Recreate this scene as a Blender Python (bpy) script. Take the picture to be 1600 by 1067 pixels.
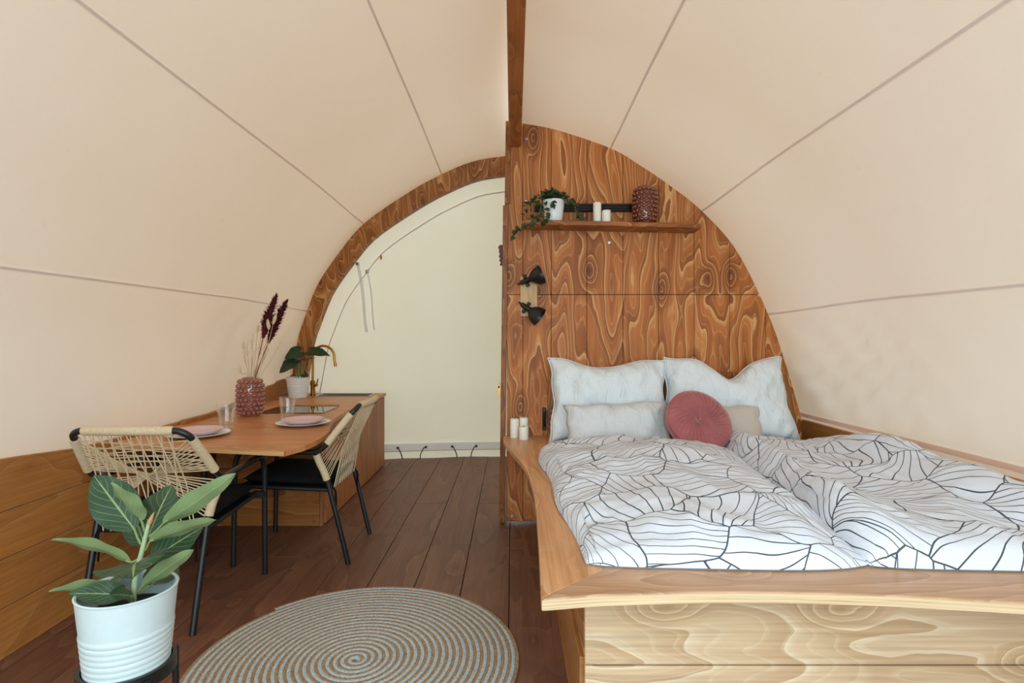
import bpy, bmesh, math, random
from math import sin, cos, pi, sqrt, radians, atan2, exp
from mathutils import Vector, Matrix, noise

random.seed(7)
for o in list(bpy.data.objects):
    bpy.data.objects.remove(o)
scene = bpy.context.scene
COL = scene.collection

# ------------------------------------------------------------------ camera
F = 890.0                       # focal length in pixels of the 1600x1067 frame
CX, CY, CH = 801.0, 523.0, 1.4  # vanishing point, camera height
cam = bpy.data.cameras.new('camera')
cam.sensor_width = 36
cam.lens = F * 36 / 1600
cam.shift_x = (800 - CX) / 1600
cam.shift_y = (CY - 533.5) / 1600
cam_o = bpy.data.objects.new('camera', cam)
cam_o.location = (0, 0, CH)
cam_o.rotation_euler = (pi / 2, 0, 0)
COL.objects.link(cam_o)
scene.camera = cam_o

# ------------------------------------------------------------------ light
scene.view_settings.view_transform = 'Standard'
scene.view_settings.look = 'None'
scene.view_settings.exposure = 0.0
scene.view_settings.gamma = 1.0
scene.view_settings.use_curve_mapping = False
world = bpy.data.worlds.new('sky')
scene.world = world
world.use_nodes = True
wn = world.node_tree
wn.nodes['Background'].inputs['Color'].default_value = (0.90, 0.97, 1.0, 1)
wn.nodes['Background'].inputs['Strength'].default_value = 2.05

# daylight falling in through the open front of the tent
ld = bpy.data.lights.new('daylight', 'AREA')
ld.shape = 'RECTANGLE'
ld.size = 3.6
ld.size_y = 2.3
ld.energy = 98
ld.color = (0.66, 0.89, 1.0)
lo = bpy.data.objects.new('daylight', ld)
lo.location = (0.3, -1.05, 1.75)
lo.rotation_euler = (radians(82), 0, 0)
COL.objects.link(lo)

# ------------------------------------------------------------------ helpers
def lin(h):
    h = h.lstrip('#')
    c = [int(h[i:i + 2], 16) / 255 for i in (0, 2, 4)]
    return tuple((x / 12.92 if x <= .04045 else ((x + .055) / 1.055) ** 2.4) for x in c) + (1,)

def at(px, py, Y):               # point at depth Y seen at a pixel
    return Vector(((px - CX) / F * Y, Y, CH - (py - CY) / F * Y))

def lerp(a, b, t): return a + (b - a) * t
def smooth(a, b, x):
    if b < a: return 1 - smooth(b, a, x)
    t = min(1, max(0, (x - a) / (b - a)))
    return t * t * (3 - 2 * t)

def interp(pts, x):
    if x <= pts[0][0]: return pts[0][1]
    for (a, b), (c, d) in zip(pts, pts[1:]):
        if x <= c: return lerp(b, d, (x - a) / (c - a))
    return pts[-1][1]

def spline(pts, n):              # Catmull-Rom through points, n samples in all
    pts = [Vector(p) for p in pts]
    m = len(pts) - 1
    out = []
    for k in range(n):
        t = k / (n - 1) * m
        i = min(int(t), m - 1)
        f = t - i
        p1, p2 = pts[i], pts[i + 1]
        p0 = pts[i - 1] if i > 0 else p1 * 2 - p2
        p3 = pts[i + 2] if i + 2 <= m else p2 * 2 - p1
        out.append(0.5 * ((2 * p1) + (p2 - p0) * f + (2 * p0 - 5 * p1 + 4 * p2 - p3) * f * f + (3 * p1 - p0 - 3 * p2 + p3) * f ** 3))
    return out

class MB:
    def __init__(s):
        s.v = []; s.f = []; s.uv = None; s.raw = False
    def add(s, vs, fs):
        b = len(s.v)
        s.v += [tuple(v) for v in vs]
        s.f += [tuple(i + b for i in f) for f in fs]
        return s
    def box(s, x0, x1, y0, y1, z0, z1):
        return s.add([(x, y, z) for z in (z0, z1) for y in (y0, y1) for x in (x0, x1)],
                     [(0, 2, 3, 1), (4, 5, 7, 6), (0, 1, 5, 4), (2, 6, 7, 3), (0, 4, 6, 2), (1, 3, 7, 5)])
    def prism(s, poly, a, b, axis='z'):
        n = len(poly)
        def p(q, h): return (q[0], q[1], h) if axis == 'z' else ((q[0], h, q[1]) if axis == 'y' else (h, q[0], q[1]))
        return s.add([p(q, a) for q in poly] + [p(q, b) for q in poly],
                     [tuple(range(n))[::-1], tuple(range(n, 2 * n))] + [(i, (i + 1) % n, n + (i + 1) % n, n + i) for i in range(n)])
    def tube(s, path, r, n=10, cap=True, flat=1.0):
        path = [Vector(p) for p in path]
        m = len(path)
        rr = r if hasattr(r, '__len__') else [r] * m
        t = (path[1] - path[0]).normalized()
        u = t.orthogonal().normalized()
        if abs(t.z) < .9: u = (Vector((0, 0, 1)) - t * t.z).normalized()
        vs = []
        for i, p in enumerate(path):
            t2 = (path[min(i + 1, m - 1)] - path[max(i - 1, 0)]).normalized()
            u = (u - t2 * u.dot(t2)).normalized()
            w = t2.cross(u)
            for k in range(n):
                a = 2 * pi * k / n
                vs.append(p + (u * cos(a) * flat + w * sin(a)) * rr[i])
        fs = [(i * n + k, i * n + (k + 1) % n, (i + 1) * n + (k + 1) % n, (i + 1) * n + k) for i in range(m - 1) for k in range(n)]
        if cap: fs += [tuple(range(n))[::-1], tuple(range((m - 1) * n, m * n))]
        return s.add(vs, fs)
    def lathe(s, prof, n=32, c=(0, 0, 0), M=None):
        vs = []
        for r, z in prof:
            for k in range(n):
                a = 2 * pi * k / n
                p = Vector((r * cos(a), r * sin(a), z))
                if M is not None: p = M @ p
                vs.append(p + Vector(c))
        m = len(prof)
        fs = [(i * n + k, i * n + (k + 1) % n, (i + 1) * n + (k + 1) % n, (i + 1) * n + k) for i in range(m - 1) for k in range(n)]
        fs += [tuple(range(n))[::-1], tuple(range((m - 1) * n, m * n))]
        return s.add(vs, fs)
    def grid(s, fn, nu, nv, uvfn=None):
        b = len(s.v)
        if uvfn and s.uv is None: s.uv = {}
        for j in range(nv + 1):
            for i in range(nu + 1):
                if uvfn: s.uv[len(s.v)] = uvfn(i / nu, j / nv)
                s.v.append(tuple(fn(i / nu, j / nv)))
        for j in range(nv):
            for i in range(nu):
                a = b + j * (nu + 1) + i
                s.f.append((a, a + 1, a + nu + 2, a + nu + 1))
        return s
    def ball(s, c, r, n=8, m=5, M=None):
        prof = [(max(1e-4, sin(pi * i / m)) * r, -cos(pi * i / m) * r) for i in range(m + 1)]
        return s.lathe(prof, n, c, M)
    def mesh(s, name, mat, smoothed=True, merge=0, off=None):
        me = bpy.data.meshes.new(name)
        vs = s.v if off is None else [(a - off[0], b - off[1], c - off[2]) for a, b, c in s.v]
        me.from_pydata(vs, [], s.f)
        if s.uv is not None:
            lay = me.uv_layers.new(name='UVMap')
            for l in me.loops:
                lay.data[l.index].uv = s.uv.get(l.vertex_index, (0, 0))
        bm = bmesh.new(); bm.from_mesh(me)
        if merge: bmesh.ops.remove_doubles(bm, verts=bm.verts, dist=merge)
        if not s.raw: bmesh.ops.recalc_face_normals(bm, faces=bm.faces)
        bm.to_mesh(me); bm.free()
        me.materials.append(mat)
        if smoothed:
            me.polygons.foreach_set('use_smooth', [True] * len(me.polygons))
        return me
    def build(s, name, mat, parent=None, smoothed=True, bevel=0, merge=0, off=None, angle=True, seg=2, sub=0):
        me = s.mesh(name, mat, smoothed, merge, off)
        o = bpy.data.objects.new(name, me)
        COL.objects.link(o)
        if parent: o.parent = parent
        if bevel:
            b = o.modifiers.new('bevel', 'BEVEL'); b.width = bevel; b.segments = seg; b.limit_method = 'ANGLE'; b.angle_limit = radians(40)
        if sub:
            b = o.modifiers.new('sub', 'SUBSURF'); b.levels = sub; b.render_levels = sub
        if smoothed and angle:
            bm = bmesh.new(); bm.from_mesh(me)
            for e in bm.edges:
                if len(e.link_faces) == 2 and e.calc_face_angle(0) > radians(42): e.smooth = False
            bm.to_mesh(me); bm.free()
        return o

def tag(o, label, cat, group=None):
    o['label'] = label; o['category'] = cat
    if group: o['group'] = group
    return o
def thing(name, loc, label, cat, group=None, rz=0):
    o = bpy.data.objects.new(name, None); COL.objects.link(o)
    o.empty_display_size = .05
    o.location = loc; o.rotation_euler = (0, 0, rz)
    return tag(o, label, cat, group)
def struct(o):
    o['kind'] = 'structure'; return o
def struct_empty(name, loc=(0, 0, 0)):
    o = bpy.data.objects.new(name, None); COL.objects.link(o); o.location = loc
    return struct(o)
def kids(o): return [c for c in bpy.data.objects if c.parent == o]
def dup(root, loc, rz, label, group=None):
    r = root.copy(); COL.objects.link(r); r.location = loc; r.rotation_euler = (0, 0, rz); r['label'] = label
    for ch in kids(root):
        c = ch.copy(); COL.objects.link(c); c.parent = r
        for g in kids(ch):
            d = g.copy(); COL.objects.link(d); d.parent = c
    return r
def inst(src, parent, M):
    c = src.copy(); COL.objects.link(c); c.parent = parent; c.matrix_basis = M
    return c

# ------------------------------------------------------------------ materials
class NT:
    def __init__(s, name):
        s.m = bpy.data.materials.new(name); s.m.use_nodes = True
        s.t = s.m.node_tree; s.b = s.t.nodes['Principled BSDF']; s.out = s.t.nodes['Material Output']
    def n(s, typ, ins=None, **props):
        nd = s.t.nodes.new(typ)
        for k, v in props.items(): setattr(nd, k, v)
        for k, v in (ins or {}).items(): s.set(nd.inputs[k], v)
        return nd
    def set(s, sock, v):
        if isinstance(v, bpy.types.NodeSocket): s.t.links.new(v, sock)
        else: sock.default_value = v
    def math(s, op, a, b=0.0, c=0.0, clamp=False):
        nd = s.n('ShaderNodeMath', {0: a, 1: b, 2: c}, operation=op); nd.use_clamp = clamp
        return nd.outputs[0]
    def mix(s, fac, a, b, blend='MIX'):
        nd = s.n('ShaderNodeMix', data_type='RGBA', blend_type=blend)
        s.set(nd.inputs[0], fac); s.set(nd.inputs[6], a); s.set(nd.inputs[7], b)
        return nd.outputs[2]
    def ramp(s, fac, stops, interp='LINEAR'):
        nd = s.n('ShaderNodeValToRGB', {0: fac}); cr = nd.color_ramp; cr.interpolation = interp
        while len(cr.elements) < len(stops): cr.elements.new(.5)
        for e, (p, c) in zip(cr.elements, stops): e.position = p; e.color = c if len(c) == 4 else tuple(c) + (1,)
        return nd.outputs[0]
    def mrange(s, v, a, b, c, d, kind='SMOOTHSTEP'):
        nd = s.n('ShaderNodeMapRange', {0: v, 1: a, 2: b, 3: c, 4: d}, interpolation_type=kind)
        return nd.outputs[0]
    def noise(s, vec, scale, detail=2, rough=.5, dist=0.0):
        return s.n('ShaderNodeTexNoise', {'Vector': vec, 'Scale': scale, 'Detail': detail, 'Roughness': rough, 'Distortion': dist}).outputs[0]
    def obj(s): return s.n('ShaderNodeTexCoord').outputs['Object']
    def bump(s, h, strength=.3, dist=.01):
        nd = s.n('ShaderNodeBump', {'Height': h, 'Strength': strength, 'Distance': dist})
        s.set(s.b.inputs['Normal'], nd.outputs[0])
    def base(s, c, rough=.5, metal=0, spec=.5, **kw):
        s.set(s.b.inputs['Base Color'], c); s.set(s.b.inputs['Roughness'], rough)
        s.b.inputs['Metallic'].default_value = metal; s.b.inputs['Specular IOR Level'].default_value = spec
        for k, v in kw.items(): s.set(s.b.inputs[k], v)
        return s

def wood(name, base, light, dark, uv='xz', scale=1.0, rings=7.0, rough=.5, knot=1.0, rand=0, soft=0.0, spec=.35, stain=None, off=0.0):
    t = NT(name)
    sep = t.n('ShaderNodeSeparateXYZ', {0: t.obj()})
    a = dict(x=0, y=1, z=2)
    u, v = sep.outputs[a[uv[0]]], sep.outputs[a[uv[1]]]
    u = t.math('ADD', u, off); v = t.math('ADD', v, off * 2.3)
    w = sep.outputs[3 - a[uv[0]] - a[uv[1]]]
    if rand:
        r = t.n('ShaderNodeObjectInfo').outputs['Random']
        u = t.math('ADD', u, t.math('MULTIPLY', r, 37.0)); v = t.math('ADD', v, t.math('MULTIPLY', r, 91.0))
    def cmb(fu, fv, fw=0.0):
        return t.n('ShaderNodeCombineXYZ', {0: t.math('MULTIPLY', u, fu), 1: t.math('MULTIPLY', v, fv), 2: t.math('MULTIPLY', w, fw)}).outputs[0]
    n1 = t.noise(cmb(1, .19, .15), 3.0 * scale, 2.0, .40, .2)
    wob = t.noise(cmb(1, .6), 9 * scale, 2, .5)
    kv = t.n('ShaderNodeTexVoronoi', {'Vector': cmb(1, .50), 'Scale': 2.7 * scale, 'Randomness': 1.0}, voronoi_dimensions='2D')
    kd = t.math('ADD', kv.outputs['Distance'], t.math('MULTIPLY', t.math('SUBTRACT', wob, .5), .1))
    kb = t.mrange(kd, 0.0, .27, 1.0, 0.0)
    kb = t.math('MULTIPLY', t.math('POWER', kb, 1.6), knot)
    fld = t.math('ADD', t.math('ADD', t.math('MULTIPLY', n1, rings * 1.7), t.math('MULTIPLY', kb, 2.6)), t.math('MULTIPLY', wob, .35))
    fr = t.math('FRACT', fld)
    L, B, D = lin(light), lin(base), lin(dark)
    def mx(p, q, k): return tuple(lerp(p[i], q[i], k) for i in range(3)) + (1,)
    col = t.ramp(fr, [(0, mx(L, B, .1 + .9 * soft)), (.06, mx(L, B, .45 + .55 * soft)), (.17, mx(L, B, .85 + .15 * soft)), (.5, B), (.90, mx(B, D, .45)), (.985, mx(B, D, .5)), (1, mx(L, B, .5 + .5 * soft))])
    fr2 = t.math('FRACT', t.math('ADD', t.math('MULTIPLY', fld, 2.7), t.math('MULTIPLY', wob, .4)))
    col = t.mix(t.math('MULTIPLY', t.mrange(fr2, 0, .3, .34, 0), 1 - soft), col, L)
    burn = t.math('MULTIPLY', t.mrange(kd, .02, .32, .75, 0), .9 * min(1, knot) * (1 - soft))
    col = t.mix(t.math('MULTIPLY', burn, t.mrange(fr, .05, .3, .2, 1)), col, D)
    col = t.mix(t.math('MULTIPLY', t.mrange(kd, 0, .05, 1, 0), .75 * min(1, knot)), col, D)
    big = t.noise(cmb(1, .5), 1.3 * scale, 2, .5)
    col = t.mix(t.mrange(big, .45, .75, 0, .5), col, mx(B, D, .75))
    g = t.noise(cmb(70, 2.0, 3), 1.0, 3, .6)
    col = t.mix(1.0, col, t.ramp(g, [(.3, (.80, .79, .78)), (.7, (1.1, 1.1, 1.1))]), 'MULTIPLY')
    if stain:
        sn = t.noise(cmb(1, .8, .5), 2.0, 4, .6)
        col = t.mix(t.mrange(sn, .48, .72, 0, .6), col, lin(stain))
    t.base(col, rough, 0, spec)
    t.bump(t.math('ADD', t.math('MULTIPLY', g, .6), fr), .12, .004)
    return t.m

WALL = wood('stained_plywood_wall', '#BA6E34', '#EAB476', '#663216', 'xz', 1.0, 9.5, .55)
WALL2 = wood('stained_plywood_headboard', '#A0642F', '#DDAA70', '#5A2D12', 'xz', 1.25, 10, .5, off=3.1)
FLOOR = wood('stained_floor_plank', '#7C5340', '#936A52', '#5E3C2C', 'xy', 1.0, 4, .45, .4, 1, .5, .35, '#66463A')
SIDE = wood('honey_side_plank', '#B0743A', '#C08A50', '#946030', 'zy', .8, 4, .5, .5, 1, .45)
TABLE = wood('oiled_worktop', '#CE8A54', '#DEA270', '#A66236', 'yx', .9, 6, .38, .4, 0, .45)

CAB = wood('kitchen_plywood', '#A4682F', '#C58B4D', '#784416', 'zx', 1, 5, .5, 1, 1, .2)
CABSIDE = wood('kitchen_plywood_door', '#A86A3A', '#BE8350', '#84502A', 'yz', 1, 4, .5, .3, 1, .5)
ARCH = wood('stained_arch_wood', '#A86830', '#E0AA6C', '#6A3818', 'xz', 1.3, 9, .5, .7, off=5)
BEAM = wood('stained_beam_wood', '#A4622E', '#BE8048', '#7A4018', 'xy', 2.0, 4, .5, .3, 0, .5)
BEDTOP = wood('bed_edge_board', '#D49E70', '#E2B68C', '#B07C50', 'xy', .9, 5, .35, .6, 0, .3, off=2)
BEDTOPF = wood('bed_front_board', '#C89F7C', '#D8B594', '#A67E5C', 'yx', 1.0, 6, .35, .7, 0, .2, off=4)
BEDFRONT = wood('bed_front_plywood', '#D6B893', '#EEDCBC', '#B8936A', 'zx', .9, 8, .5, 1, 0, .2, off=7.3)
BEDSIDE = wood('bed_side_plywood', '#B57C46', '#D3A06A', '#8A5428', 'zy', .9, 5, .5, .7, 1, .2)
def ply_edge_mat(name, a, b):
    t = NT(name)
    sep = t.n('ShaderNodeSeparateXYZ', {0: t.obj()})
    v = t.n('ShaderNodeCombineXYZ', {0: t.math('MULTIPLY', sep.outputs[0], 2.0), 1: 0.0, 2: t.math('MULTIPLY', sep.outputs[2], 190.0)}).outputs[0]
    n = t.noise(v, 1.0, 3, .6)
    t.base(t.ramp(n, [(.3, lin(a)), (.5, lin(b)), (.75, tuple(min(1, x * 1.15) for x in lin(b)[:3]))]), .6, 0, .3)
    return t.m
TABLEDGE = ply_edge_mat('raw_ply_edge', '#A87748', '#CDA06E')
PLYEDGE = ply_edge_mat('ply_layers', '#B8956C', '#DCC29C')
STRIP = wood('strip_wood', '#8E5428', '#AE7240', '#5A3014', 'xz', 3, 4, .5, .3)
LAMPWOOD = wood('pale_lamp_wood', '#CDA878', '#DDBE92', '#B48C5C', 'xz', 3, 4, .5, .2, 0, .4)
SHELFW = wood('shelf_wood', '#9A5A2A', '#C98E54', '#5E3214', 'zx', 3, 4, .5, .3)
SPAT = wood('spatula_wood', '#B8762E', '#D09248', '#8A5420', 'yx', 3, 3, .5, 0)

def canvas_mat(name, c, trans, tint, through):
    t = NT(name)
    ob = t.obj()
    wv = t.noise(ob, 420, 2, .6)
    n = t.noise(ob, 2.2, 3, .5)
    spots = t.mrange(t.noise(ob, 5, 5, .7, .8), .66, .8, 0, .22)
    col = t.mix(t.mrange(n, .35, .7, 0, .35), lin(c), lin(tint))
    col = t.mix(spots, col, lin('#B9A47C'))
    bp = t.n('ShaderNodeBump', {'Height': t.math('ADD', t.math('MULTIPLY', wv, .3), t.noise(ob, 6, 3, .5)), 'Strength': .08, 'Distance': .02}).outputs[0]
    d = t.n('ShaderNodeBsdfDiffuse', {'Color': col, 'Normal': bp})
    tr = t.n('ShaderNodeBsdfTranslucent', {'Color': t.mix(1.0, col, lin(through), 'MULTIPLY'), 'Normal': bp})
    mx = t.n('ShaderNodeMixShader', {0: trans, 1: d.outputs[0], 2: tr.outputs[0]})
    t.t.links.new(mx.outputs[0], t.out.inputs[0])
    t.t.nodes.remove(t.b)
    return t.m
CANVAS = canvas_mat('cotton_canvas', '#F2EEEA', .19, '#F0EAE3', '#FFDAAE')
ENDCANVAS = canvas_mat('end_canvas', '#EFECDE', .27, '#ECE7D6', '#FFF7E2')
def plain(name, c, rough=.5, metal=0, spec=.5, bump=0, bscale=60, **kw):
    t = NT(name)
    ob = t.obj()
    n = t.noise(ob, bscale, 3, .6)
    col = t.mix(t.mrange(n, .3, .7, 0, .12), lin(c), tuple(x * .75 for x in lin(c)[:3]) + (1,))
    t.base(col, rough, metal, spec, **kw)
    if bump: t.bump(n, bump, .004)
    return t.m
SEAM = canvas_mat('seam_tape', '#ECE4E2', .30, '#E8DEDC', '#FFF0E4')
HEM = canvas_mat('hem_tape', '#F2DED2', .34, '#EED8CA', '#FFE8D4')
GROUND = plain('gravel_ground', '#8C8A7C', .9, bump=.4)
BLACK = plain('black_powder_coat', '#17191B', .38, bscale=300, bump=.05)
BLACKF = plain('black_fabric', '#0E0F11', .95, bscale=220, bump=.3, spec=.2)
BLACKR = plain('black_rubber', '#141414', .6)
BRASS = plain('brushed_brass', '#B98A48', .28, 1.0)
STEEL = plain('brushed_steel', '#A9AFB2', .25, 1.0)
CERAMW = plain('white_ceramic', '#E8ECEE', .25, spec=.5)
PINKC = plain('pink_stoneware', '#DDBDC0', .4)
CANDLE = plain('white_wax', '#F2EEE2', .55, **{'Subsurface Weight': .15})
WICK = plain('wick', '#3A3430', .9)
POTW = plain('white_pot_plastic', '#C6D6D8', .42)
SOIL = plain('soil', '#2E2620', .95, bump=.6)
MATTR = plain('slate_mattress_fabric', '#3C4250', .9, bump=.2, bscale=200)
def cotton(name, c):
    t = NT(name)
    ob = t.obj()
    w = t.noise(ob, 160, 2, .5)
    f1 = t.noise(t.n('ShaderNodeMapping', {'Vector': ob, 'Scale': (1.6, .8, 1), 'Rotation': (0, 0, .5)}).outputs[0], 5.5, 3, .55, 1.6)
    f2 = t.n('ShaderNodeTexNoise', {'Vector': ob, 'Scale': 9.0, 'Detail': 2.0, 'Distortion': .8}, noise_type='RIDGED_MULTIFRACTAL').outputs[0]
    t.base(lin(c), .85, 0, .2)
    t.bump(t.math('ADD', t.math('ADD', f1, t.math('MULTIPLY', f2, .16)), t.math('MULTIPLY', w, .02)), .55, .045)
    return t.m
LINEN = cotton('white_cotton', '#DCE3E7')
GREYL = cotton('grey_cotton', '#CFD1D3')
BEIGE = plain('beige_velvet', '#C2B6AB', .8, bump=.1, bscale=120, **{'Sheen Weight': .3})
def velvet():
    t = NT('dusty_red_velvet'); n = t.noise(t.obj(), 14, 3, .6)
    t.base(t.mix(n, lin('#8E4A4C'), lin('#B46C6C')), .75, 0, .2, **{'Sheen Weight': .6, 'Sheen Roughness': .4})
    return t.m
VELVET = velvet()
HOBG = plain('black_hob_glass', '#0B0C0D', .04, spec=.8)
SCREW = plain('zinc_screw', '#B9BCBE', .3, 1.0)
HOOKW = plain('dark_hook_wood', '#4A2014', .5)
WEB = canvas_mat('white_webbing', '#F0F0F2', .36, '#ECECEE', '#FFFFFF')
def rope_mat():
    t = NT('paper_rope')
    ob = t.obj(); n = t.noise(ob, 90, 3, .6)
    t.base(t.mix(n, lin('#BDA684'), lin('#E2D0B0')), .75, 0, .25)
    t.bump(n, .4, .004)
    return t.m
ROPE = rope_mat()
def braid(name, a, b, c):
    t = NT(name)
    ob = t.obj(); n = t.noise(ob, 130, 3, .7)
    col = t.ramp(n, [(.3, lin(a)), (.5, lin(b)), (.72, lin(c))])
    t.base(col, .9, 0, .15); t.bump(n, .7, .006)
    return t.m
JUTE = braid('jute_braid_mat', '#7E5C3E', '#A68662', '#C2A786')
GREYB = braid('grey_braid_mat', '#8C9AA0', '#B4C4CA', '#CCDADF')
def glass(name, c, rough=.0, ior=1.45, tint=1.0):
    t = NT(name)
    t.base(lin(c), rough, 0, .5, **{'Transmission Weight': tint, 'IOR': ior})
    return t.m
def thin_glass(name):
    t = NT(name)
    lw = t.n('ShaderNodeLayerWeight', {'Blend': .22}).outputs['Facing']
    tr = t.n('ShaderNodeBsdfTransparent', {'Color': (.97, .985, .985, 1)})
    gl = t.n('ShaderNodeBsdfGlossy', {'Color': (1, 1, 1, 1), 'Roughness': .03})
    mx = t.n('ShaderNodeMixShader', {0: t.math('ADD', t.math('MULTIPLY', lw, .6), .05), 1: tr.outputs[0], 2: gl.outputs[0]})
    t.t.links.new(mx.outputs[0], t.out.inputs[0]); t.t.nodes.remove(t.b)
    return t.m
def amber(name, c, tr):
    t = NT(name)
    t.base(lin(c), .05, 0, .9, **{'Transmission Weight': tr, 'IOR': 1.4, 'Coat Weight': 1.0, 'Coat Roughness': .01})
    return t.m
CLEAR = thin_glass('clear_glass')
AMBER = amber('amber_bubble_glass', '#B4705C', .45)
AMBERD = amber('dark_amber_bubble_glass', '#8A4028', .35)

def leaf_mat(name, top, back, vein, nv=9.0, vw=.09, strength=.8):
    t = NT(name)
    uvn = t.n('ShaderNodeTexCoord').outputs['UV']
    sep = t.n('ShaderNodeSeparateXYZ', {0: uvn})
    u, v = sep.outputs[0], sep.outputs[1]
    av = t.math('ABSOLUTE', t.math('SUBTRACT', v, .5))
    mid = t.mrange(av, .012, .03, 1, 0)
    ph = t.math('FRACT', t.math('SUBTRACT', t.math('MULTIPLY', u, nv), t.math('MULTIPLY', av, nv * .75)))
    side = t.math('MULTIPLY', t.mrange(t.math('ABSOLUTE', t.math('SUBTRACT', ph, .5)), vw * .3, vw, 1, 0), t.mrange(av, .3, .5, .75, .2))
    vm = t.math('MULTIPLY', t.math('MAXIMUM', mid, side), strength)
    n = t.noise(t.obj(), 18, 3, .6)
    geo = t.n('ShaderNodeNewGeometry').outputs['Backfacing']
    c1 = t.mix(n, lin(top), tuple(x * .6 for x in lin(top)[:3]) + (1,))
    c = t.mix(geo, c1, lin(back))
    c = t.mix(vm, c, lin(vein))
    t.base(c, .38, 0, .45)
    t.bump(vm, .15, .004)
    return t.m
FICUS = leaf_mat('ficus_leaf', '#2C4A30', '#75885C', '#97A874', 7.0, .045, .7)
PHILO = leaf_mat('philodendron_leaf', '#1C3C1E', '#4C6A38', '#4A6A3C', 7, .12, .35)
IVYM = leaf_mat('ivy_leaf', '#1F3A1F', '#3F5E38', '#5C7A50', 4, .1, .35)
STEMG = plain('green_stem', '#7E8F58', .55)
STEMP = plain('pale_stem', '#9FB08A', .55)
DRY = plain('dried_stalk', '#C8AE86', .8)
DRYH = plain('dried_seed_head', '#D9C39C', .9, bump=.6, bscale=150)
PLUME = plain('burgundy_plume', '#5A1220', .9, bump=.6, bscale=120)
STEMR = plain('red_stalk', '#7A2428', .7)

def duvet_mat():
    t = NT('printed_duvet_cotton')
    uvn = t.n('ShaderNodeTexCoord').outputs['UV']
    nz = t.n('ShaderNodeTexNoise', {'Vector': uvn, 'Scale': 2.1, 'Detail': 1.0}).outputs['Color']
    dv = t.n('ShaderNodeVectorMath', {0: nz, 1: (.5, .5, .5)}, operation='SUBTRACT').outputs[0]
    dv = t.n('ShaderNodeVectorMath', {0: dv, 3: .24}, operation='SCALE').outputs[0]
    p = t.n('ShaderNodeVectorMath', {0: uvn, 1: dv}, operation='ADD').outputs[0]
    S = 3.5
    vo = t.n('ShaderNodeTexVoronoi', {'Vector': p, 'Scale': S, 'Randomness': .9}, voronoi_dimensions='2D')
    ve = t.n('ShaderNodeTexVoronoi', {'Vector': p, 'Scale': S, 'Randomness': .9}, voronoi_dimensions='2D', feature='DISTANCE_TO_EDGE')
    edge = t.mrange(ve.outputs['Distance'], .008, .0135, 1, 0)
    rc = t.n('ShaderNodeSeparateColor', {0: vo.outputs['Color']})
    ang = t.math('MULTIPLY', rc.outputs[0], 2 * pi)
    pos = vo.outputs['Position']
    d = t.n('ShaderNodeVectorMath', {0: p, 1: pos}, operation='SUBTRACT').outputs[0]
    ds = t.n('ShaderNodeSeparateXYZ', {0: d})
    ox = t.math('ADD', ds.outputs[0], t.math('MULTIPLY', t.math('COSINE', ang), .42))
    oy = t.math('ADD', ds.outputs[1], t.math('MULTIPLY', t.math('SINE', ang), .42))
    # fan of lines that spread from a point beside each leaf-like cell
    ca, sa = t.math('COSINE', ang), t.math('SINE', ang)
    rx = t.math('ADD', t.math('MULTIPLY', ox, ca), t.math('MULTIPLY', oy, sa))
    ry = t.math('SUBTRACT', t.math('MULTIPLY', oy, ca), t.math('MULTIPLY', ox, sa))
    th = t.math('ARCTAN2', ry, rx)
    k = t.math('MULTIPLY', th, 8.5)
    fr = t.math('ABSOLUTE', t.math('SUBTRACT', t.math('FRACT', k), .5))
    rad = t.math('SQRT', t.math('ADD', t.math('MULTIPLY', rx, rx), t.math('MULTIPLY', ry, ry)))
    wid = t.math('MINIMUM', t.math('DIVIDE', .0024 * 8.5, t.math('MAXIMUM', rad, .05)), .11)
    line = t.math('LESS_THAN', fr, wid)
    m = t.math('MAXIMUM', edge, line)
    w = t.noise(uvn, 260, 2, .5)
    t.base(t.mix(t.math('MULTIPLY', m, .92), lin('#DDE3EE'), lin('#222C38')), .85, 0, .25)
    t.bump(t.math('ADD', t.math('MULTIPLY', w, .15), t.noise(uvn, 9, 4, .6)), .22, .03)
    return t.m
DUVET = duvet_mat()

# ================================================================== SETTING
Y0 = -1.0                                   # open front of the tent
# right half section: outline of the plywood partition; left half: outline of the rear arch
RP = [(.015, 2.985), (.067, 2.978), (.33, 2.928), (.735, 2.79), (.95, 2.665), (1.189, 2.503), (1.414, 2.322), (1.667, 2.035), (1.896, 1.581), (2.025, 1.223), (2.149, .80), (2.175, .68)]
AP = [(788, 247), (740, 255), (691, 275), (640, 303), (570, 352), (530, 400), (500, 445), (480, 495), (468, 535)]
def archY(z): return 6.2 - .4545 * max(0, z - .77)
LP = [(.015, 3.02)]
for px, py in AP:
    q = (CY - py) / F
    Y = (6.2 + .4545 * (.77 - 1.4)) / (1 + .4545 * q)
    p = at(px, py, Y); LP.append((p.x, p.z))
LP.append((-2.40, .77)); LP.append((-2.41, .70))
NS = 48
LS = [(p.x, p.y) for p in spline([(a, b, 0) for a, b in LP], NS + 1)]
RS = [(p.x, p.y) for p in spline([(a, b, 0) for a, b in RP], NS + 1)]
def sec(S, t):
    k = t * NS; i = min(int(k), NS - 1); f = k - i
    return lerp(S[i][0], S[i + 1][0], f), lerp(S[i][1], S[i + 1][1], f)
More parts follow.
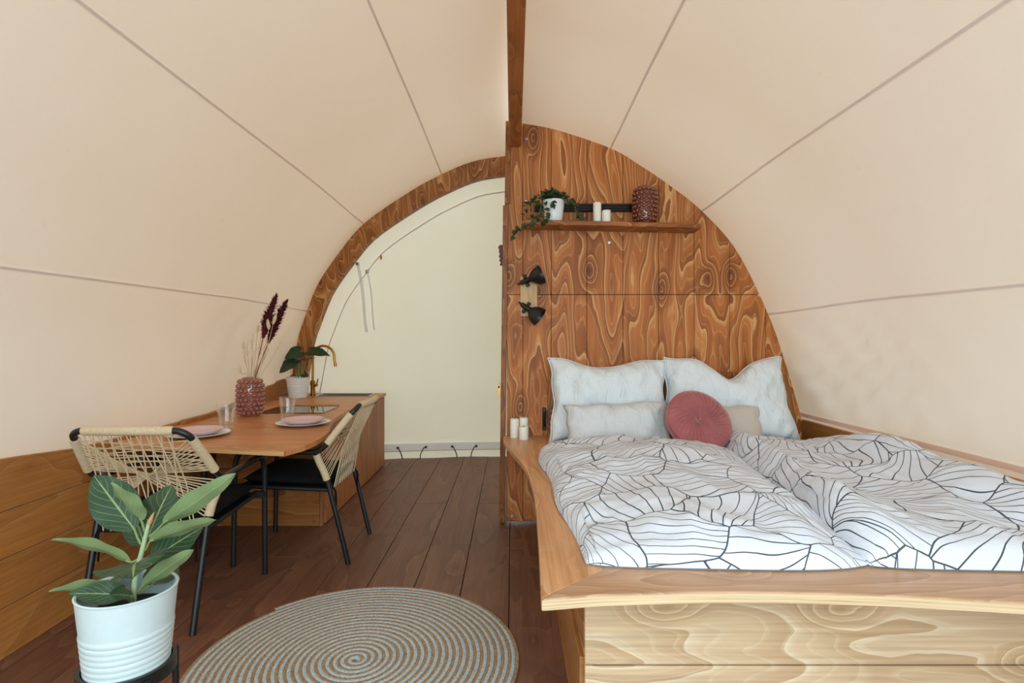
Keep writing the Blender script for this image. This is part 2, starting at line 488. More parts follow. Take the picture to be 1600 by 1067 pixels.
def left_pt(t, w, d=0.0):
    x, z = sec(LS, t); Ye = archY(z)
    Y = Y0 + (Ye - Y0) * w
    b = .06 * smooth(0, 1.3, Ye - Y) * smooth(.75, 1.5, z)
    x2 = x * (1 + b); z2 = .8 + (z - .8) * (1 + b)
    m = smooth(1.8, .9, z) * smooth(2.6, .3, Ye - Y)
    x2 += m * smooth(.82, 1.0, z) * .034 * sin(24 * (z * .8 + (Ye - Y) * .75) + 2 * sin(Y * 3))
    ln = sqrt(x2 * x2 + .5) or 1
    return Vector((x2 * (1 - d / ln), Y, z2 - d * .5))
def right_pt(t, w, d=0.0):
    x, z = sec(RS, t); Ye = archY(z)
    Y = Y0 + (Ye - Y0) * w
    b = .055 * smooth(0, 1.2, 4.25 - Y) * smooth(.6, 1.5, z)
    bx = b + .035 * smooth(0, 2.0, 4.25 - Y) * (1 - smooth(.6, 1.5, z))
    x2 = x * (1 + bx); z2 = .8 + (z - .8) * (1 + b)
    m = smooth(1.8, .9, z) * smooth(2.4, .2, 4.25 - Y) * (1 if Y < 4.22 else 0)
    x2 += m * smooth(.82, 1.0, z) * .034 * sin(24 * (z * .8 + (4.25 - Y) * .75) + 2 * sin(Y * 3))
    ln = sqrt(x2 * x2 + .5) or 1
    return Vector((x2 * (1 - d / ln), Y, z2 - d * .5))
mb = MB()
mb.grid(lambda a, b: left_pt(a, b), NS, 110)
mb.grid(lambda a, b: right_pt(a, b), NS, 110)
ceiling = struct(mb.build('ceiling', CANVAS, angle=False))
def ribbon(fn, t, w0, w1, half, n=90, d=.006):
    m = MB()
    def g(a, b):
        w = lerp(w0, w1, b); p = fn(t, w, d)
        q0, q1 = fn(min(1, t + .01), w, d), fn(max(0, t - .01), w, d)
        return p + (q0 - q1).normalized() * (a - .5) * 2 * half
    return m.grid(g, 2, n)
def find_t(S, key):                          # section parameter whose point has x / (z - eye) nearest to key
    best = None
    for k in range(1001):
        x, z = sec(S, k / 1000)
        e = abs(atan2(z - CH, abs(x)) - key)
        if best is None or e < best[0]: best = (e, k / 1000)
    return best[1]
for key in (atan2(250, 111), atan2(172, 231), atan2(38, 325)):
    ribbon(left_pt, find_t(LS, key), 0, .995, .0065).build('seam', SEAM, ceiling, angle=False)
for key in (atan2(293, 154), atan2(193, 296), atan2(33, 397)):
    tt = find_t(RS, key)
    ribbon(right_pt, tt, 0, (4.243 - Y0) / (archY(sec(RS, tt)[1]) - Y0), .0065).build('seam', SEAM, ceiling, angle=False)
th_ = min((abs(sec(RS, k / 1000)[1] - .812), k / 1000) for k in range(1001))[1]
ribbon(right_pt, th_, 0, .80, .016).build('hem', HEM, ceiling, angle=False)

# floor planks
floor = struct_empty('floor')
W = .264
k0 = -9
for k in range(k0, 9):
    xa = -.017 + W * k; xb = xa + W - .004
    cuts = [Y0 - .3, random.uniform(.3, 1.2), 4.74 if k % 2 else 3.6 + .2 * (k % 3), 6.62]
    for a, b in zip(cuts, cuts[1:]):
        MB().box(xa, xb, a, b - .003, -.03, random.uniform(-.0015, .0)).build('plank', FLOOR, floor, False, bevel=.0015, seg=1)
struct(MB().box(-2.6, 2.6, Y0 - .3, 6.62, -.12, -.032).build('floor_base', BLACKR, None, False)).parent = floor
gd = struct(MB().box(-40, 40, -40, 40, -.45, -.35).build('ground', GROUND, None, False))

# low side walls of four planks each
def ztop_l(Y): return interp([(-1, .84), (2.6, .83), (3.1, .785), (4.4, .785), (4.82, .82), (5.37, .89), (5.97, .97), (6.2, .99)], Y)
def side_wall(name, sgn, xb, xt, zt, yend):
    root = struct_empty(name)
    for k in range(4):
        ys = [Y0 + (yend - Y0) * i / 40 for i in range(41)]
        cuts = [0, 14, 40] if k % 2 else [0, 25, 40]
        for a, b in zip(cuts, cuts[1:]):
            m = MB()
            def pt(Y, c):
                z0, z1 = .2 * k + .0, (.2 * (k + 1) - .004 if k < 3 else zt(Y))
                z = z0 if c in (0, 3) else z1
                x = lerp(xb(Y), xt(Y), z / .8) + (0 if c in (0, 1) else sgn * .032)
                return (x, Y, z)
            n = b - a
            vs = []; fs = []
            for i in range(n + 1):
                Y = ys[a + i] - (.003 if i == n and b < 40 else 0)
                vs += [pt(Y, c) for c in range(4)]
            for i in range(n):
                for c in range(4):
                    fs.append((i * 4 + c, i * 4 + (c + 1) % 4, i * 4 + 4 + (c + 1) % 4, i * 4 + 4 + c))
            fs += [(0, 1, 2, 3), (n * 4 + 3, n * 4 + 2, n * 4 + 1, n * 4)]
            m.add(vs, fs).build('plank', SIDE, root, False, bevel=.002, seg=1)
    return root
side_wall('wall_left', -1, lambda Y: -2.2 - .02 * smooth(3, 6, Y), lambda Y: interp([(-1, -2.345), (4.5, -2.345), (6.2, -2.31)], Y), ztop_l, 6.14)
wr = side_wall('wall_right', 1, lambda Y: 2.12, lambda Y: interp([(-1, 2.17), (3, 2.165), (4.25, 2.13)], Y), lambda Y: .775, 4.2)

# rear arch rib, ridge beam
def arch_pts(S, off):
    out = []
    for i in range(NS + 1):
        a = Vector(S[max(0, i - 1)]); b = Vector(S[min(NS, i + 1)]); t = (b - a).normalized()
        nrm = Vector((-t.y, t.x)); 
        if nrm.dot(Vector((0, 1.2)) - Vector(S[i])) < 0: nrm = -nrm
        out.append(Vector(S[i]) + nrm * off)
    return out
def rib(S, depth, ya, yb, i0=0):
    A, B = arch_pts(S, .012), arch_pts(S, depth)
    vs = []; fs = []
    for i in range(i0, NS + 1):
        for P in (A, B):
            vs += [(P[i].x, archY(P[i].y) + ya, P[i].y), (P[i].x, archY(P[i].y) + yb, P[i].y)]
    n = NS - i0 + 1
    for i in range(n - 1):
        b = i * 4
        for c, d in ((0, 1), (1, 3), (3, 2), (2, 0)):
            fs.append((b + c, b + d, b + 4 + d, b + 4 + c))
    fs += [(0, 1, 3, 2), (n * 4 - 4, n * 4 - 2, n * 4 - 1, n * 4 - 3)]
    return MB().add(vs, fs)
i_split = 4
tr1 = struct(rib(LS, .155, -.10, .0, 0).build('trim_1', ARCH, None, True, bevel=.004))
rib(RS, .12, -.10, .0, 0).build('rib', ARCH, tr1, True)
# ridge beam, hanging under the canvas and butting on the partition
m = MB(); vs = []; fs = []
bys = [4.232 - i * (4.232 - Y0) / 24 for i in range(25)]
def bz(Y): return interp([(-1, 2.99), (1.2, 2.975), (2.0, 2.955), (2.6, 2.925), (3.4, 2.86), (4.25, 2.794)], Y)
def canv_top(Y): return .8 + 2.185 * (1 + .055 * smooth(0, 1.2, 4.25 - Y))
for Y in bys:
    h = bz(Y)
    for x, z in ((-.028, h), (.062, h), (.062, h + .17), (-.028, h + .17)): vs.append((x, Y, z))
for i in range(24):
    for c in range(4): fs.append((i * 4 + c, i * 4 + (c + 1) % 4, i * 4 + 4 + (c + 1) % 4, i * 4 + 4 + c))
fs += [(0, 1, 2, 3), (99, 98, 97, 96)]
struct(m.add(vs, fs).build('trim_2', BEAM, None, False, bevel=.008))

# end canvas behind the arch
def end_pt(a, b, d=0.0):
    # a: 0..1 from left rim over the top to right rim; b: 0 centre .. 1 rim
    if a < .5: x, z = sec(LS, 1 - a * 2)
    else: x, z = sec(RS, a * 2 - 1)
    X = x * b * 1.01; Z = .0 + z * b * 1.003
    bulge = .38 * (1 - min(1, abs(X) / 2.35) ** 1.6) * smooth(3.0, .6, Z)
    return Vector((X, archY(Z) + .012 + bulge - d, Z))
m = MB()
def endg(a, b):                              # columns in X, rows from the floor to the rim
    X = lerp(-2.40, 2.16, a)
    S = LS if X < .015 else RS
    zt = interp(sorted([(x, z) for x, z in S]), X)
    Z = lerp(0.0, zt, b)
    bulge = .36 * (1 - min(1, abs(X) / 2.4) ** 1.6) * smooth(3.0, .5, Z)
    wr_ = .012 * sin(9 * X + 5 * Z + 2 * sin(3 * Z)) * smooth(1.6, .3, Z)
    return Vector((X, archY(Z) + .012 + bulge + wr_, Z))
m.grid(endg, 90, 60)
wend = struct(m.build('wall_end', ENDCANVAS, angle=False))
def endY(X, Z):
    bulge = .36 * (1 - min(1, abs(X) / 2.4) ** 1.6) * smooth(3.0, .5, Z)
    return archY(Z) + .012 + bulge
# arched seam on the end canvas
A2 = arch_pts(LS, .27)
MB().tube([(p.x, endY(p.x, p.y) - .008, p.y) for p in A2[2:]], .006, 6).build('seam', SEAM, wend)
# lower hem, ground flap and bungee loops
MB().grid(lambda a, b: (lerp(-1.9, .0, a), endY(lerp(-1.9, 0, a), .08) - .02, lerp(.085, .17, b)), 30, 2).build('hem', WEB, wend)
MB().tube([(lerp(-1.9, 0, i / 20), endY(lerp(-1.9, 0, i / 20), .08) - .022, .085) for i in range(21)], .004, 6).build('hem_cord', DRY, wend)
for px in (621, 664, 705, 743):
    X = (px - CX) / F * 6.4; y = endY(X, .1) - .03
    s = 1 if px in (621, 705) else -1
    MB().tube(spline([(X, y + .01, .125), (X + s * .02, y - .03, .12), (X + s * .05, y - .04, .06), (X + s * .06, y - .02, .004)], 12), .0055, 6).build('bungee_loop', BLACKR, wend)
    MB().lathe([(.004, -.004), (.014, -.004), (.014, .004), (.004, .004)], 12, (X, y + .012, .125), Matrix.Rotation(pi / 2, 3, 'X')).build('eyelet', BLACKR, wend)
# straps and buckles hanging from the arch
for (bx, by, ln, w) in ((559, 413, 106, .016), (574, 425, 90, .009)):
    Z = 1.4 + (CY - by) / F * 5.5; X = (bx - CX) / F * 5.5
    y = endY(X, Z) - .03
    X = (bx - CX) / F * y; Z = 1.4 + (CY - by) / F * y
    L = ln / F * y
    st = MB().grid(lambda a, b: (X + (a - .5) * 2 * w + .01 * sin(b * 5), lerp(y, endY(X, Z - L) - .02, b), Z - b * L), 2, 14).build('strap', WEB, wend)
    MB().box(X - .016, X + .016, y - .02, y + .005, Z - .012, Z + .02).build('buckle', STEEL, wend, False, bevel=.004)
Xk = (587 - CX) / F * 5.4; Zk = 1.4 + (CY - 397) / F * 5.4
MB().ball((Xk, endY(Xk, Zk) - .02, Zk), .022, 8, 6, Matrix.Diagonal((.5, .5, 1.2))).build('toggle', SPAT, wend)

# plywood partition: vertical boards with grooves, one horizontal joint
wall = struct_empty('wall_back', (0, 4.25, 0))
WX = [-.045, .076, .288, .554, .823, 1.089, 1.355, 1.62, 1.886, 2.16]
RSS = sorted(RS)
def wz(x): return interp(RSS, max(.016, min(2.148, x)))
def wall_board(xa, xb, za, zb):
    bot = [(xa, za), (xb, za)]
    top = []
    n = 8
    for i in range(n + 1):
        x = lerp(xb, xa, i / n); top.append((x, min(zb, wz(x))))
    if max(p[1] for p in top) <= za + .02: return
    if min(p[1] for p in top) <= za:         # the board is cut off by the arch
        xs = [lerp(xa, xb, i / 40) for i in range(41) if wz(lerp(xa, xb, i / 40)) > za]
        xb2 = max(xs); bot = [(xa, za), (xb2, za)]
        top = [(lerp(xb2, xa, i / n), max(za + .001, min(zb, wz(lerp(xb2, xa, i / n))))) for i in range(n + 1)]
    if zb < 3 and min(p[1] for p in top) >= zb - 1e-6: top = [(xb, zb), (xa, zb)]
    lean = -.012
    MB().prism([(x, z) for x, z in bot + top], 0, .03, 'y').build('plank', WALL, wall, False, bevel=.0018, seg=1)
for xa, xb in zip(WX, WX[1:]):
    wall_board(xa + .0015, xb - .0015, .0, 1.698)
    wall_board(xa + .0015, xb - .0015, 1.702, 3.2)
MB().box(-.045, 2.16, .03, .06, 0, .75).build('backing', BLACKR, wall, False)
mbk = MB().prism([(-.04, .01)] + [(2.14, .01)] + [(x, z - .01) for x, z in RS[::-1]] + [(-.04, 2.96)], .031, .06, 'y').build('backing', STRIP, wall, False)
MB().box(-.045, .20, -.012, -.001, -.0, .012).build('metal_strip', STEEL, wall, False)
for px, py in ((823, 217), (822, 315), (952, 379), (800, 806)):
    p = at(px, py, 4.245)
    MB().lathe([(.001, -.003), (.010, -.003), (.010, .003), (.001, .003)], 10, (p.x, -.002, p.z), Matrix.Rotation(pi / 2, 3, 'X')).build('screw', SCREW, wall)
# door strip standing on the left edge of the partition, in two lengths
def leanx(z): return -.066 + .036 * (z / 2.97)
for za, zb, dx in ((0.0, 2.36, 0), (2.375, 2.99, .012)):
    poly = [(leanx(za) - .034 + dx, za), (leanx(za) + .006 + dx, za), (leanx(zb) + .006 + dx, zb), (leanx(zb) - .034 + dx, zb)]
    MB().prism(poly, -.03 if dx == 0 else -.015, .05, 'y').build('edge_strip', STRIP, wall, False, bevel=.004)

# ================================================================== BED
B = (0.235, 1.6, 0)
bed = thing('bed', B, 'built-in plywood double bed with a wide curved edge board around the mattress', 'bed')
outer = [(-.067, 4.246), (-.062, 4.05), (.0, 3.64), (.066, 3.27), (.0945, 2.9), (.1007, 2.52), (.093, 2.07), (.081, 1.62)]
oc = [(p.x, p.y) for p in spline([(a, b, 0) for a, b in outer], 40)]
lb = MB().prism(oc + [(.29, 1.812), (.29, 4.246)], .612, .65).build('edge_board', BEDTOP, bed, False, bevel=.006, off=B)
lb['label'] = 'warm brown curved edge board that widens into a bedside ledge'
fo = [(p.x, p.y) for p in spline([(.083, 1.618, 0), (.30, 1.648, 0), (.674, 1.665, 0), (1.028, 1.648, 0), (1.276, 1.618, 0), (1.434, 1.597, 0), (2.105, 1.50, 0)], 40)]
fb = MB().prism(fo + [(2.105, 1.95), (.292, 1.95)], .6125, .6495).build('front_board', BEDTOPF, bed, False, bevel=.006, off=B)
fb['label'] = 'paler front board with a gently hollowed outer edge'
m = MB()                                     # bare ply edge of the front board
MB().add([(x, y - .0015, z) for x, y in fo for z in (.617, .645)], [(i * 2, i * 2 + 2, i * 2 + 3, i * 2 + 1) for i in range(39)]).build('ply_edge', PLYEDGE, fb, False, off=B)
for za, zb in ((0, .313), (.318, .612)):
    MB().box(.237, 2.105, 1.868, 1.89, za, zb).build('front_plank', BEDFRONT, bed, False, bevel=.003, off=B)
MB().box(.222, .250, 1.895, 4.2, .0, .328).build('side_plank', BEDSIDE, bed, False, bevel=.003, off=B)
MB().box(.236, .256, 1.895, 4.2, .332, .612).build('side_plank', BEDSIDE, bed, False, bevel=.003, off=B)
hb = MB().prism([(.257, .60), (2.11, .60), (2.09, .85), (2.03, 1.10), (1.96, 1.125), (.262, 1.125)], 4.205, 4.247, 'y').build('headboard', WALL2, bed, False, bevel=.004, off=B)
p = at(862, 600, 4.2)
MB().lathe([(.001, -.003), (.010, -.003), (.010, .003), (.001, .003)], 10, (p.x + .02, 4.204, .93), Matrix.Rotation(pi / 2, 3, 'X')).build('screw', SCREW, bed, off=B)
mt = MB().box(.30, 2.10, 1.92, 4.19, .36, .650).build('mattress', MATTR, None, True, bevel=.03, seg=4, off=(1.2, 3, .36))
mt.location = (1.2, 3, .36)
tag(mt, 'dark slate mattress sunk in the plywood bed, showing at its head end', 'mattress')

def fbm(x, y, z, o=3): return noise.fractal(Vector((x, y, z)), 1.0, 2.0, o)
def ridge(x, y, z): return 1 - abs(noise.noise(Vector((x, y, z)))) * 2

def duvet(name, label, x0, x1, y0, y1, hfun, seed, edge_in):
    nu, nv = 120, 150
    cx, cy = (x0 + x1) / 2, (y0 + y1) / 2
    o0 = (cx, cy, .655)
    m = MB()
    def prof(s): return max(0, 1 - abs(s) ** 5) ** .42
    def drop(a): return (1 if a > .5 else -1) * .12 * (1 - prof(a * 2 - 1))
    def top(a, b):
        u, v = a * 2 - 1, b * 2 - 1
        # round the plan corners a little and let the edges wander
        cr = 1 - .035 * (abs(u) ** 6) * (abs(v) ** 6)
        x = lerp(x0, x1, a); y = lerp(y0, y1, b)
        x = cx + (x - cx) * cr; y = cy + (y - cy) * cr
        ex, ey = edge_in(u, v, x, y)
        x += ex; y += ey
        e = prof(u) * prof(v)
        h = hfun(x, y, u, v)
        wr = .026 * fbm(x * 3 + seed, y * 2.2, seed) + .022 * ridge(x * 4.2 + seed, y * 1.8 + .6 * x, seed + 5) + .008 * ridge(x * 3 + y * 5, y * 9 - x * 4, seed + 2) * smooth(.3, 1, max(abs(u), abs(v))) + .006 * ridge(x * 11 + y * 3, y * 5, seed + 8)
        z = .655 + h * e + wr * min(1, e * 1.2)
        return Vector((x, y, max(z, .652)))
    rep = [(0, 0)]
    m.grid(lambda a, b: top(a, b) - Vector(o0), nu, nv, lambda a, b: (lerp(x0, x1, a) + seed + drop(a), lerp(y0, y1, b) + drop(b)))
    nb = len(m.v)
    m.grid(lambda a, b: Vector((top(a, b).x, top(a, b).y, .6515)) - Vector(o0), 12, 12)
    o = m.build(name, DUVET, None, angle=False)
    o.location = o0
    return tag(o, label, 'duvet', 'line printed duvets')
def ed1(u, v, x, y):
    if u > 0: return ((-.13 + .095 * (y - 1.8)) * smooth(0, 1, u), .01 * sin(x * 5))
    return (-.0 - .05 * smooth(.6, 1, -u) * (1 if u < 0 else 0) * smooth(.2, .8, (y - 1.8) / 1.9) + .015 * sin(y * 7) * (abs(u) > .9), .01 * sin(x * 5))
def h1(x, y, u, v):
    return .080 + .03 * (1 - u * u) - .035 * smooth(.55, 1, u) + .02 * sin(y * 2.2 + x)
duvet('duvet', 'white duvet with fine line print on the left half of the bed, nearest the ledge', .215, 1.30, 1.815, 3.66, h1, 1.3, ed1)
def ed2(u, v, x, y):
    return (((-.06 + .095 * (y - 1.8) + .02 * sin(y * 5)) * smooth(0, 1, -u) if u < 0 else 0) + .012 * sin(y * 6) * (u < -.9), .01 * sin(x * 6))
def h2(x, y, u, v):
    return .085 + .075 * exp(-((u + .80) / .17) ** 2) + .155 * smooth(.35, 1, u) * smooth(3.75, 2.9, y) + .02 * sin(y * 3 + 2 * x)
duvet('duvet', 'white duvet with fine line print on the right half of the bed, beside the canvas', 1.20, 2.12, 1.80, 3.74, h2, 9.7, ed2)

def pillow(name, mat, label, group, w, h, t, M, seed, corner=.07, dip=None, shear=0.0, cat='pillow', piping=0, crease=1.0):
    n = 44
    m = MB()
    def pt(a, b, s):
        u, v = a * 2 - 1, b * 2 - 1
        x = w / 2 * u * (1 - corner * (1 - v * v) * abs(u))
        y = h / 2 * v * (1 - corner * (1 - u * u) * abs(v))
        if dip and v > -1: y -= dip(u) * smooth(-.3, 1, v)
        x += shear * (v - 1) * .5 * u * w * .5
        e = (max(0, 1 - u ** 4) * max(0, 1 - v ** 4)) ** .62
        z = s * t / 2 * e
        rim = 1 - e
        wr = crease * (.030 * fbm(x * 4 + seed, y * 4, seed) + .024 * ridge(x * 6 + seed, y * 4 - x * 3, seed * 2) + .010 * ridge(x * 13, y * 10 + x * 6, seed))
        z += s * wr * min(1, e * 2.2)
        y += .006 * sin(u * 9 + seed) * rim; x += .006 * sin(v * 8 + seed) * rim
        return Vector((x, y + h / 2, z))
    m.grid(lambda a, b: pt(a, b, 1), n, n); m.grid(lambda a, b: pt(a, b, -1), n, n)
    o = m.build(name, mat, None, merge=1e-5, angle=False)
    o.matrix_world = M
    if piping:
        pa = [pt(k / 30, 1, 0) for k in range(30)] + [pt(1, 1 - k / 30, 0) for k in range(30)] + [pt(1 - k / 30, 0, 0) for k in range(30)] + [pt(0, k / 30, 0) for k in range(31)]
        MB().tube(pa, .0045, 6).build('piping', mat, o)
    return tag(o, label, cat, group)
def lean(x, y, z, ang, roll=0, yaw=0):       # pillow frame: local x right, local y up the pillow, local z towards the camera
    return Matrix.Translation((x, y, z)) @ Matrix.Rotation(radians(yaw), 4, 'Z') @ Matrix.Rotation(radians(90 - ang), 4, 'X') @ Matrix.Rotation(radians(roll), 4, 'Z')
pillow('pillow', LINEN, 'large white pillow leaning on the headboard at the left, by the candles', 'large white pillows', .84, .60, .20, lean(.665, 3.90, .655, 17, -1.0), 2.2, .085, lambda u: .05 * exp(-((u + .1) / .35) ** 2), 0, piping=1)
pillow('pillow', LINEN, 'large white pillow with a sagging top edge behind the beige cushion', 'large white pillows', .84, .61, .20, lean(1.50, 3.91, .655, 17, 0), 6.1, .08, lambda u: .145 * exp(-((u - .08) / .30) ** 2), -.16, piping=1)
pillow('cushion', GREYL, 'pale grey crumpled small pillow in front of the left large pillow', 'small pillows', .68, .30, .15, lean(.695, 3.66, .672, 24, 3.0), 3.3, .03, lambda u: .0, 0, crease=.8)
pillow('cushion', BEIGE, 'smooth beige small cushion half hidden by the round red one', 'small pillows', .60, .275, .13, lean(1.355, 3.73, .672, 24, -.5), 8.3, .03, None, 0, crease=.35)

# round pleated cushion
def round_cushion():
    R, T = .205, .10
    m = MB()
    nr, na = 22, 128
    def pt(r, a, s):
        e = (max(0, 1 - r ** 3.2)) ** .5
        z = s * T / 2 * (.35 + .65 * e) if r < 1 else 0
        z -= s * .035 * exp(-(r / .16) ** 2)
        tw = a + 1.1 * (1 - r) ** 1.4 * .6
        z += s * .011 * (abs(sin(17 * tw)) ** .6 * 2 - 1) * smooth(0.02, .35, r) * smooth(1.0, .72, r)
        return Vector((R * r * cos(a), R * r * sin(a), z))
    prof = [i / nr for i in range(nr)] + [.985]
    prof[0] = .012
    for s in (1, -1):
        vs = [pt(r, 2 * pi * k / na, s) for r in prof for k in range(na)]
        fs = [(i * na + k, i * na + (k + 1) % na, (i + 1) * na + (k + 1) % na, (i + 1) * na + k) for i in range(len(prof) - 1) for k in range(na)]
        fs.append(tuple(range(na)))
        m.add(vs, fs)
    n = len(prof)
    b2 = n * na
    # gusset
    m.f += [((n - 1) * na + k, (n - 1) * na + (k + 1) % na, b2 + (n - 1) * na + (k + 1) % na, b2 + (n - 1) * na + k) for k in range(na)]
    o = m.build('round_cushion', VELVET, None, angle=False)
    zr = .5 * T * .42
    for s in (1, -1):
        MB().tube([(R * .99 * cos(2 * pi * k / 64), R * .99 * sin(2 * pi * k / 64), s * zr) for k in range(65)], .005, 6).build('piping', VELVET, o)
    bt = MB().ball((0, 0, .022), .013, 12, 6, Matrix.Diagonal((1, 1, .6))).build('button', VELVET, o)
    o.matrix_world = Matrix.Translation((1.155, 3.545, .86)) @ Matrix.Rotation(radians(-14), 4, 'Z') @ Matrix.Rotation(radians(52), 4, 'X') @ Matrix.Rotation(radians(20), 4, 'Y')
    return tag(o, 'round dusty red velvet cushion with pleats meeting at a centre button', 'cushion')
round_cushion()

# ================================================================== CANDLES
def candle(x, y, z, r, h, label, group):
    t = thing('candle', (x, y, z), label, 'candle', group)
    MB().lathe([(r * .96, 0), (r, .004), (r, h - .006), (r * .95, h), (r * .8, h - .002), (r * .3, h - .006), (.001, h - .006)], 28).build('wax', CANDLE, t)
    MB().tube([(0, 0, h - .008), (.001, 0, h + .006), (.003, 0, h + .012)], .0016, 6).build('wick', WICK, t)
for px0, px1, py0, pyb, Y, lb in ((797, 811, 650, 679, 4.17, 'white pillar candle on the bedside ledge, left of its trio'),
                                 (811.5, 825.5, 646, 676, 4.19, 'tallest white pillar candle at the back of the ledge trio'),
                                 (811, 826, 661, 681, 4.09, 'shortest white pillar candle at the front of the ledge trio')):
    candle(((px0 + px1) / 2 - CX) / F * Y, Y, .65, (px1 - px0) / 2 / F * Y, (pyb - py0) / F * Y, lb, 'candles on the bedside ledge')

# black latch beside the headboard
la = thing('wall_latch', (.235, 4.248, .69), 'slim black metal latch on the plywood beside the headboard', 'latch')
MB().box(-.014, .014, -.016, .0, 0, .17).build('plate', BLACK, la, False, bevel=.006)
MB().tube([(0, -.016, .13), (-.004, -.04, .135), (-.004, -.042, .05), (0, -.018, .03)], .007, 8).build('handle', BLACK, la)

# ================================================================== SHELF AND WALL LAMP
TILT = radians(1.25)
sh = thing('wall_shelf', (.706, 4.25, 2.186), 'stained wooden shelf with rounded ends high on the plywood wall', 'shelf')
sh.rotation_euler = (0, TILT, 0)
poly = [(-.643, 0), (-.643, -.16)]
poly += [(-.643 + .06 - .06 * cos(a), -.16 - .062 * sin(a)) for a in [i * pi / 12 for i in range(1, 7)]]
poly += [(.643 - .06 + .06 * sin(a), -.16 - .062 * cos(a)) for a in [i * pi / 12 for i in range(0, 7)]] + [(.643, 0)]
MB().prism(poly, -.017, .017).build('board', SHELFW, sh, False, bevel=.006)
def shz(x): return 2.203 - (x - .706) * math.tan(TILT) + .0005
candle(.610, 4.11, shz(.610 - .03) - .0005, .029, .146, 'tall white candle on the wall shelf', 'candles on the wall shelf')
candle(.672, 4.085, shz(.672 - .03) - .0005, .031, .086, 'short white candle on the wall shelf', 'candles on the wall shelf')
rl = thing('wall_rail', (.56, 4.25, 2.345), 'black ridged horizontal rail fixed on the plywood behind the shelf candles', 'rail')
MB().box(-.40, .40, -.022, 0, -.031, .031).build('back_plate', BLACK, rl, False, bevel=.01, seg=3)
for z in (-.018, 0, .018):
    MB().tube([(-.39, -.024, z), (.39, -.024, z)], .008, 8).build('ridge', BLACK, rl)

lamp = thing('wall_spotlight', (.12, 4.25, 1.535), 'pale wooden wall plate with two black swivel spotlights', 'lamp')
MB().box(-.064, .064, -.022, 0, 0, .30).build('back_plate', LAMPWOOD, lamp, False, bevel=.006)
def spot(base, d):
    d = Vector(d).normalized()
    M = d.to_track_quat('Z', 'Y').to_matrix()
    b = Vector(base)
    jt = MB().tube([(b.x, -.02, b.z), (b.x, -.06, b.z)], .012, 10).build('swivel_arm', BLACK, lamp)
    c = Vector((b.x, -.065, b.z))
    prof = [(.001, -.075), (.006, -.07), (.007, -.05), (.016, -.045), (.020, -.01), (.021, .03), (.030, .04), (.047, .055), (.064, .085), (.072, .125), (.069, .125), (.060, .088), (.04, .06), (.001, .055)]
    s_ = MB().lathe(prof, 24, c, M).build('lamp_shade', BLACK, lamp)
    MB().ball(c + d * .06, .018, 12, 8).build('bulb', STEEL, s_)
    for s in (-1, 1):
        kk = M @ Vector((0, 1, 0)) * s * .034
        MB().lathe([(.001, -.012), (.012, -.012), (.014, .0), (.012, .012), (.001, .012)], 10, c + kk, (M @ Vector((0, 1, 0))).to_track_quat('Z', 'Y').to_matrix()).build('knob', BLACK, s_)
spot((-.02, 0, .262), (.90, -.22, .36))
spot((-.02, 0, .065), (.78, -.22, -.58))

# ---------------- bubble vase
def bubble_vase(loc, R, H, mat, label, nrow, flip):
    t = thing('bubble_vase', loc, label, 'vase', 'bubble glass vases')
    def rad(z):
        s = z / H
        return R * .94 * interp([(0, .66), (.06, .70), (.12, .80), (.3, .88), (.6, .90), (.82, .86), (.92, .74), (.98, .62), (1, .60)], s)
    prof = [(.001, .0)] + [(rad(H * i / 24), H * i / 24) for i in range(25)]
    inner = [(rad(H * i / 24) - .010, max(.016, H * i / 24)) for i in range(24, -1, -1)] + [(.001, .016)]
    MB().lathe(prof + inner, 40).build('body', mat, t)
    m = MB()
    for k in range(nrow):
        z = H * (.10 + .80 * k / (nrow - 1))
        r = rad(z); n = 15
        for j in range(n):
            a = 2 * pi * (j + .5 * (k % 2)) / n
            br = R * .15
            m.ball(((r + br * .25) * cos(a), (r + br * .25) * sin(a), z), br, 10, 6)
    o = m.build('bubbles', mat, t)
    o['kind'] = 'stuff'
    return t
bubble_vase((-2.034, 4.415, .77), .106, .30, AMBER, 'amber bubble glass vase of dried grasses on the worktop', 8, 0)
bubble_vase((.958, 4.12, shz(.958 - .06) - .0005), .094, .27, AMBERD, 'dark amber bubble glass vase on the wall shelf', 8, 0)

# ================================================================== LEAVES
def leaf_mesh(L, w, shape='oval', fold=.15, droop=.2, n=14, wave=0.0, curl=0):
    # local: base at origin, runs along +Y, face up +Z
    m = MB()
    def wd(s):
        if shape == 'oval': return w / 2 * (sin(pi * min(1, s * .98 + .02) ** .85)) ** .75
        if shape == 'heart': return w / 2 * (interp([(0, .45), (.06, .78), (.16, .97), (.28, 1), (.5, .86), (.72, .55), (.9, .2), (1, .0)], s))
        return w / 2 * interp([(0, .3), (.12, .9), (.25, .75), (.38, 1), (.55, .6), (.8, .35), (1, 0)], s)
    def f(a, b):
        q = a * 2 - 1
        x = wd(b) * q
        back = 0
        if shape != 'oval': back = -L * .16 * abs(q) ** 1.5 * smooth(.3, 0, b)
        y = L * (b * (1 - .12 * droop)) + back
        z = -droop * L * b * b + fold * abs(x) + wave * sin(b * 14 + (2 if q > 0 else 0)) * abs(q) - curl * abs(q) ** 2 * w * b
        return Vector((x, y, z))
    m.raw = True
    m.grid(f, 8, n, lambda a, b: (b, a))
    return m
def frame(base, tip, up):
    y = (Vector(tip) - Vector(base)); L = y.length; y.normalize()
    z = Vector(up); z = (z - y * z.dot(y)).normalized()
    x = y.cross(z)
    return Matrix(((x.x, y.x, z.x, base[0]), (x.y, y.y, z.y, base[1]), (x.z, y.z, z.z, base[2]), (0, 0, 0, 1))), L

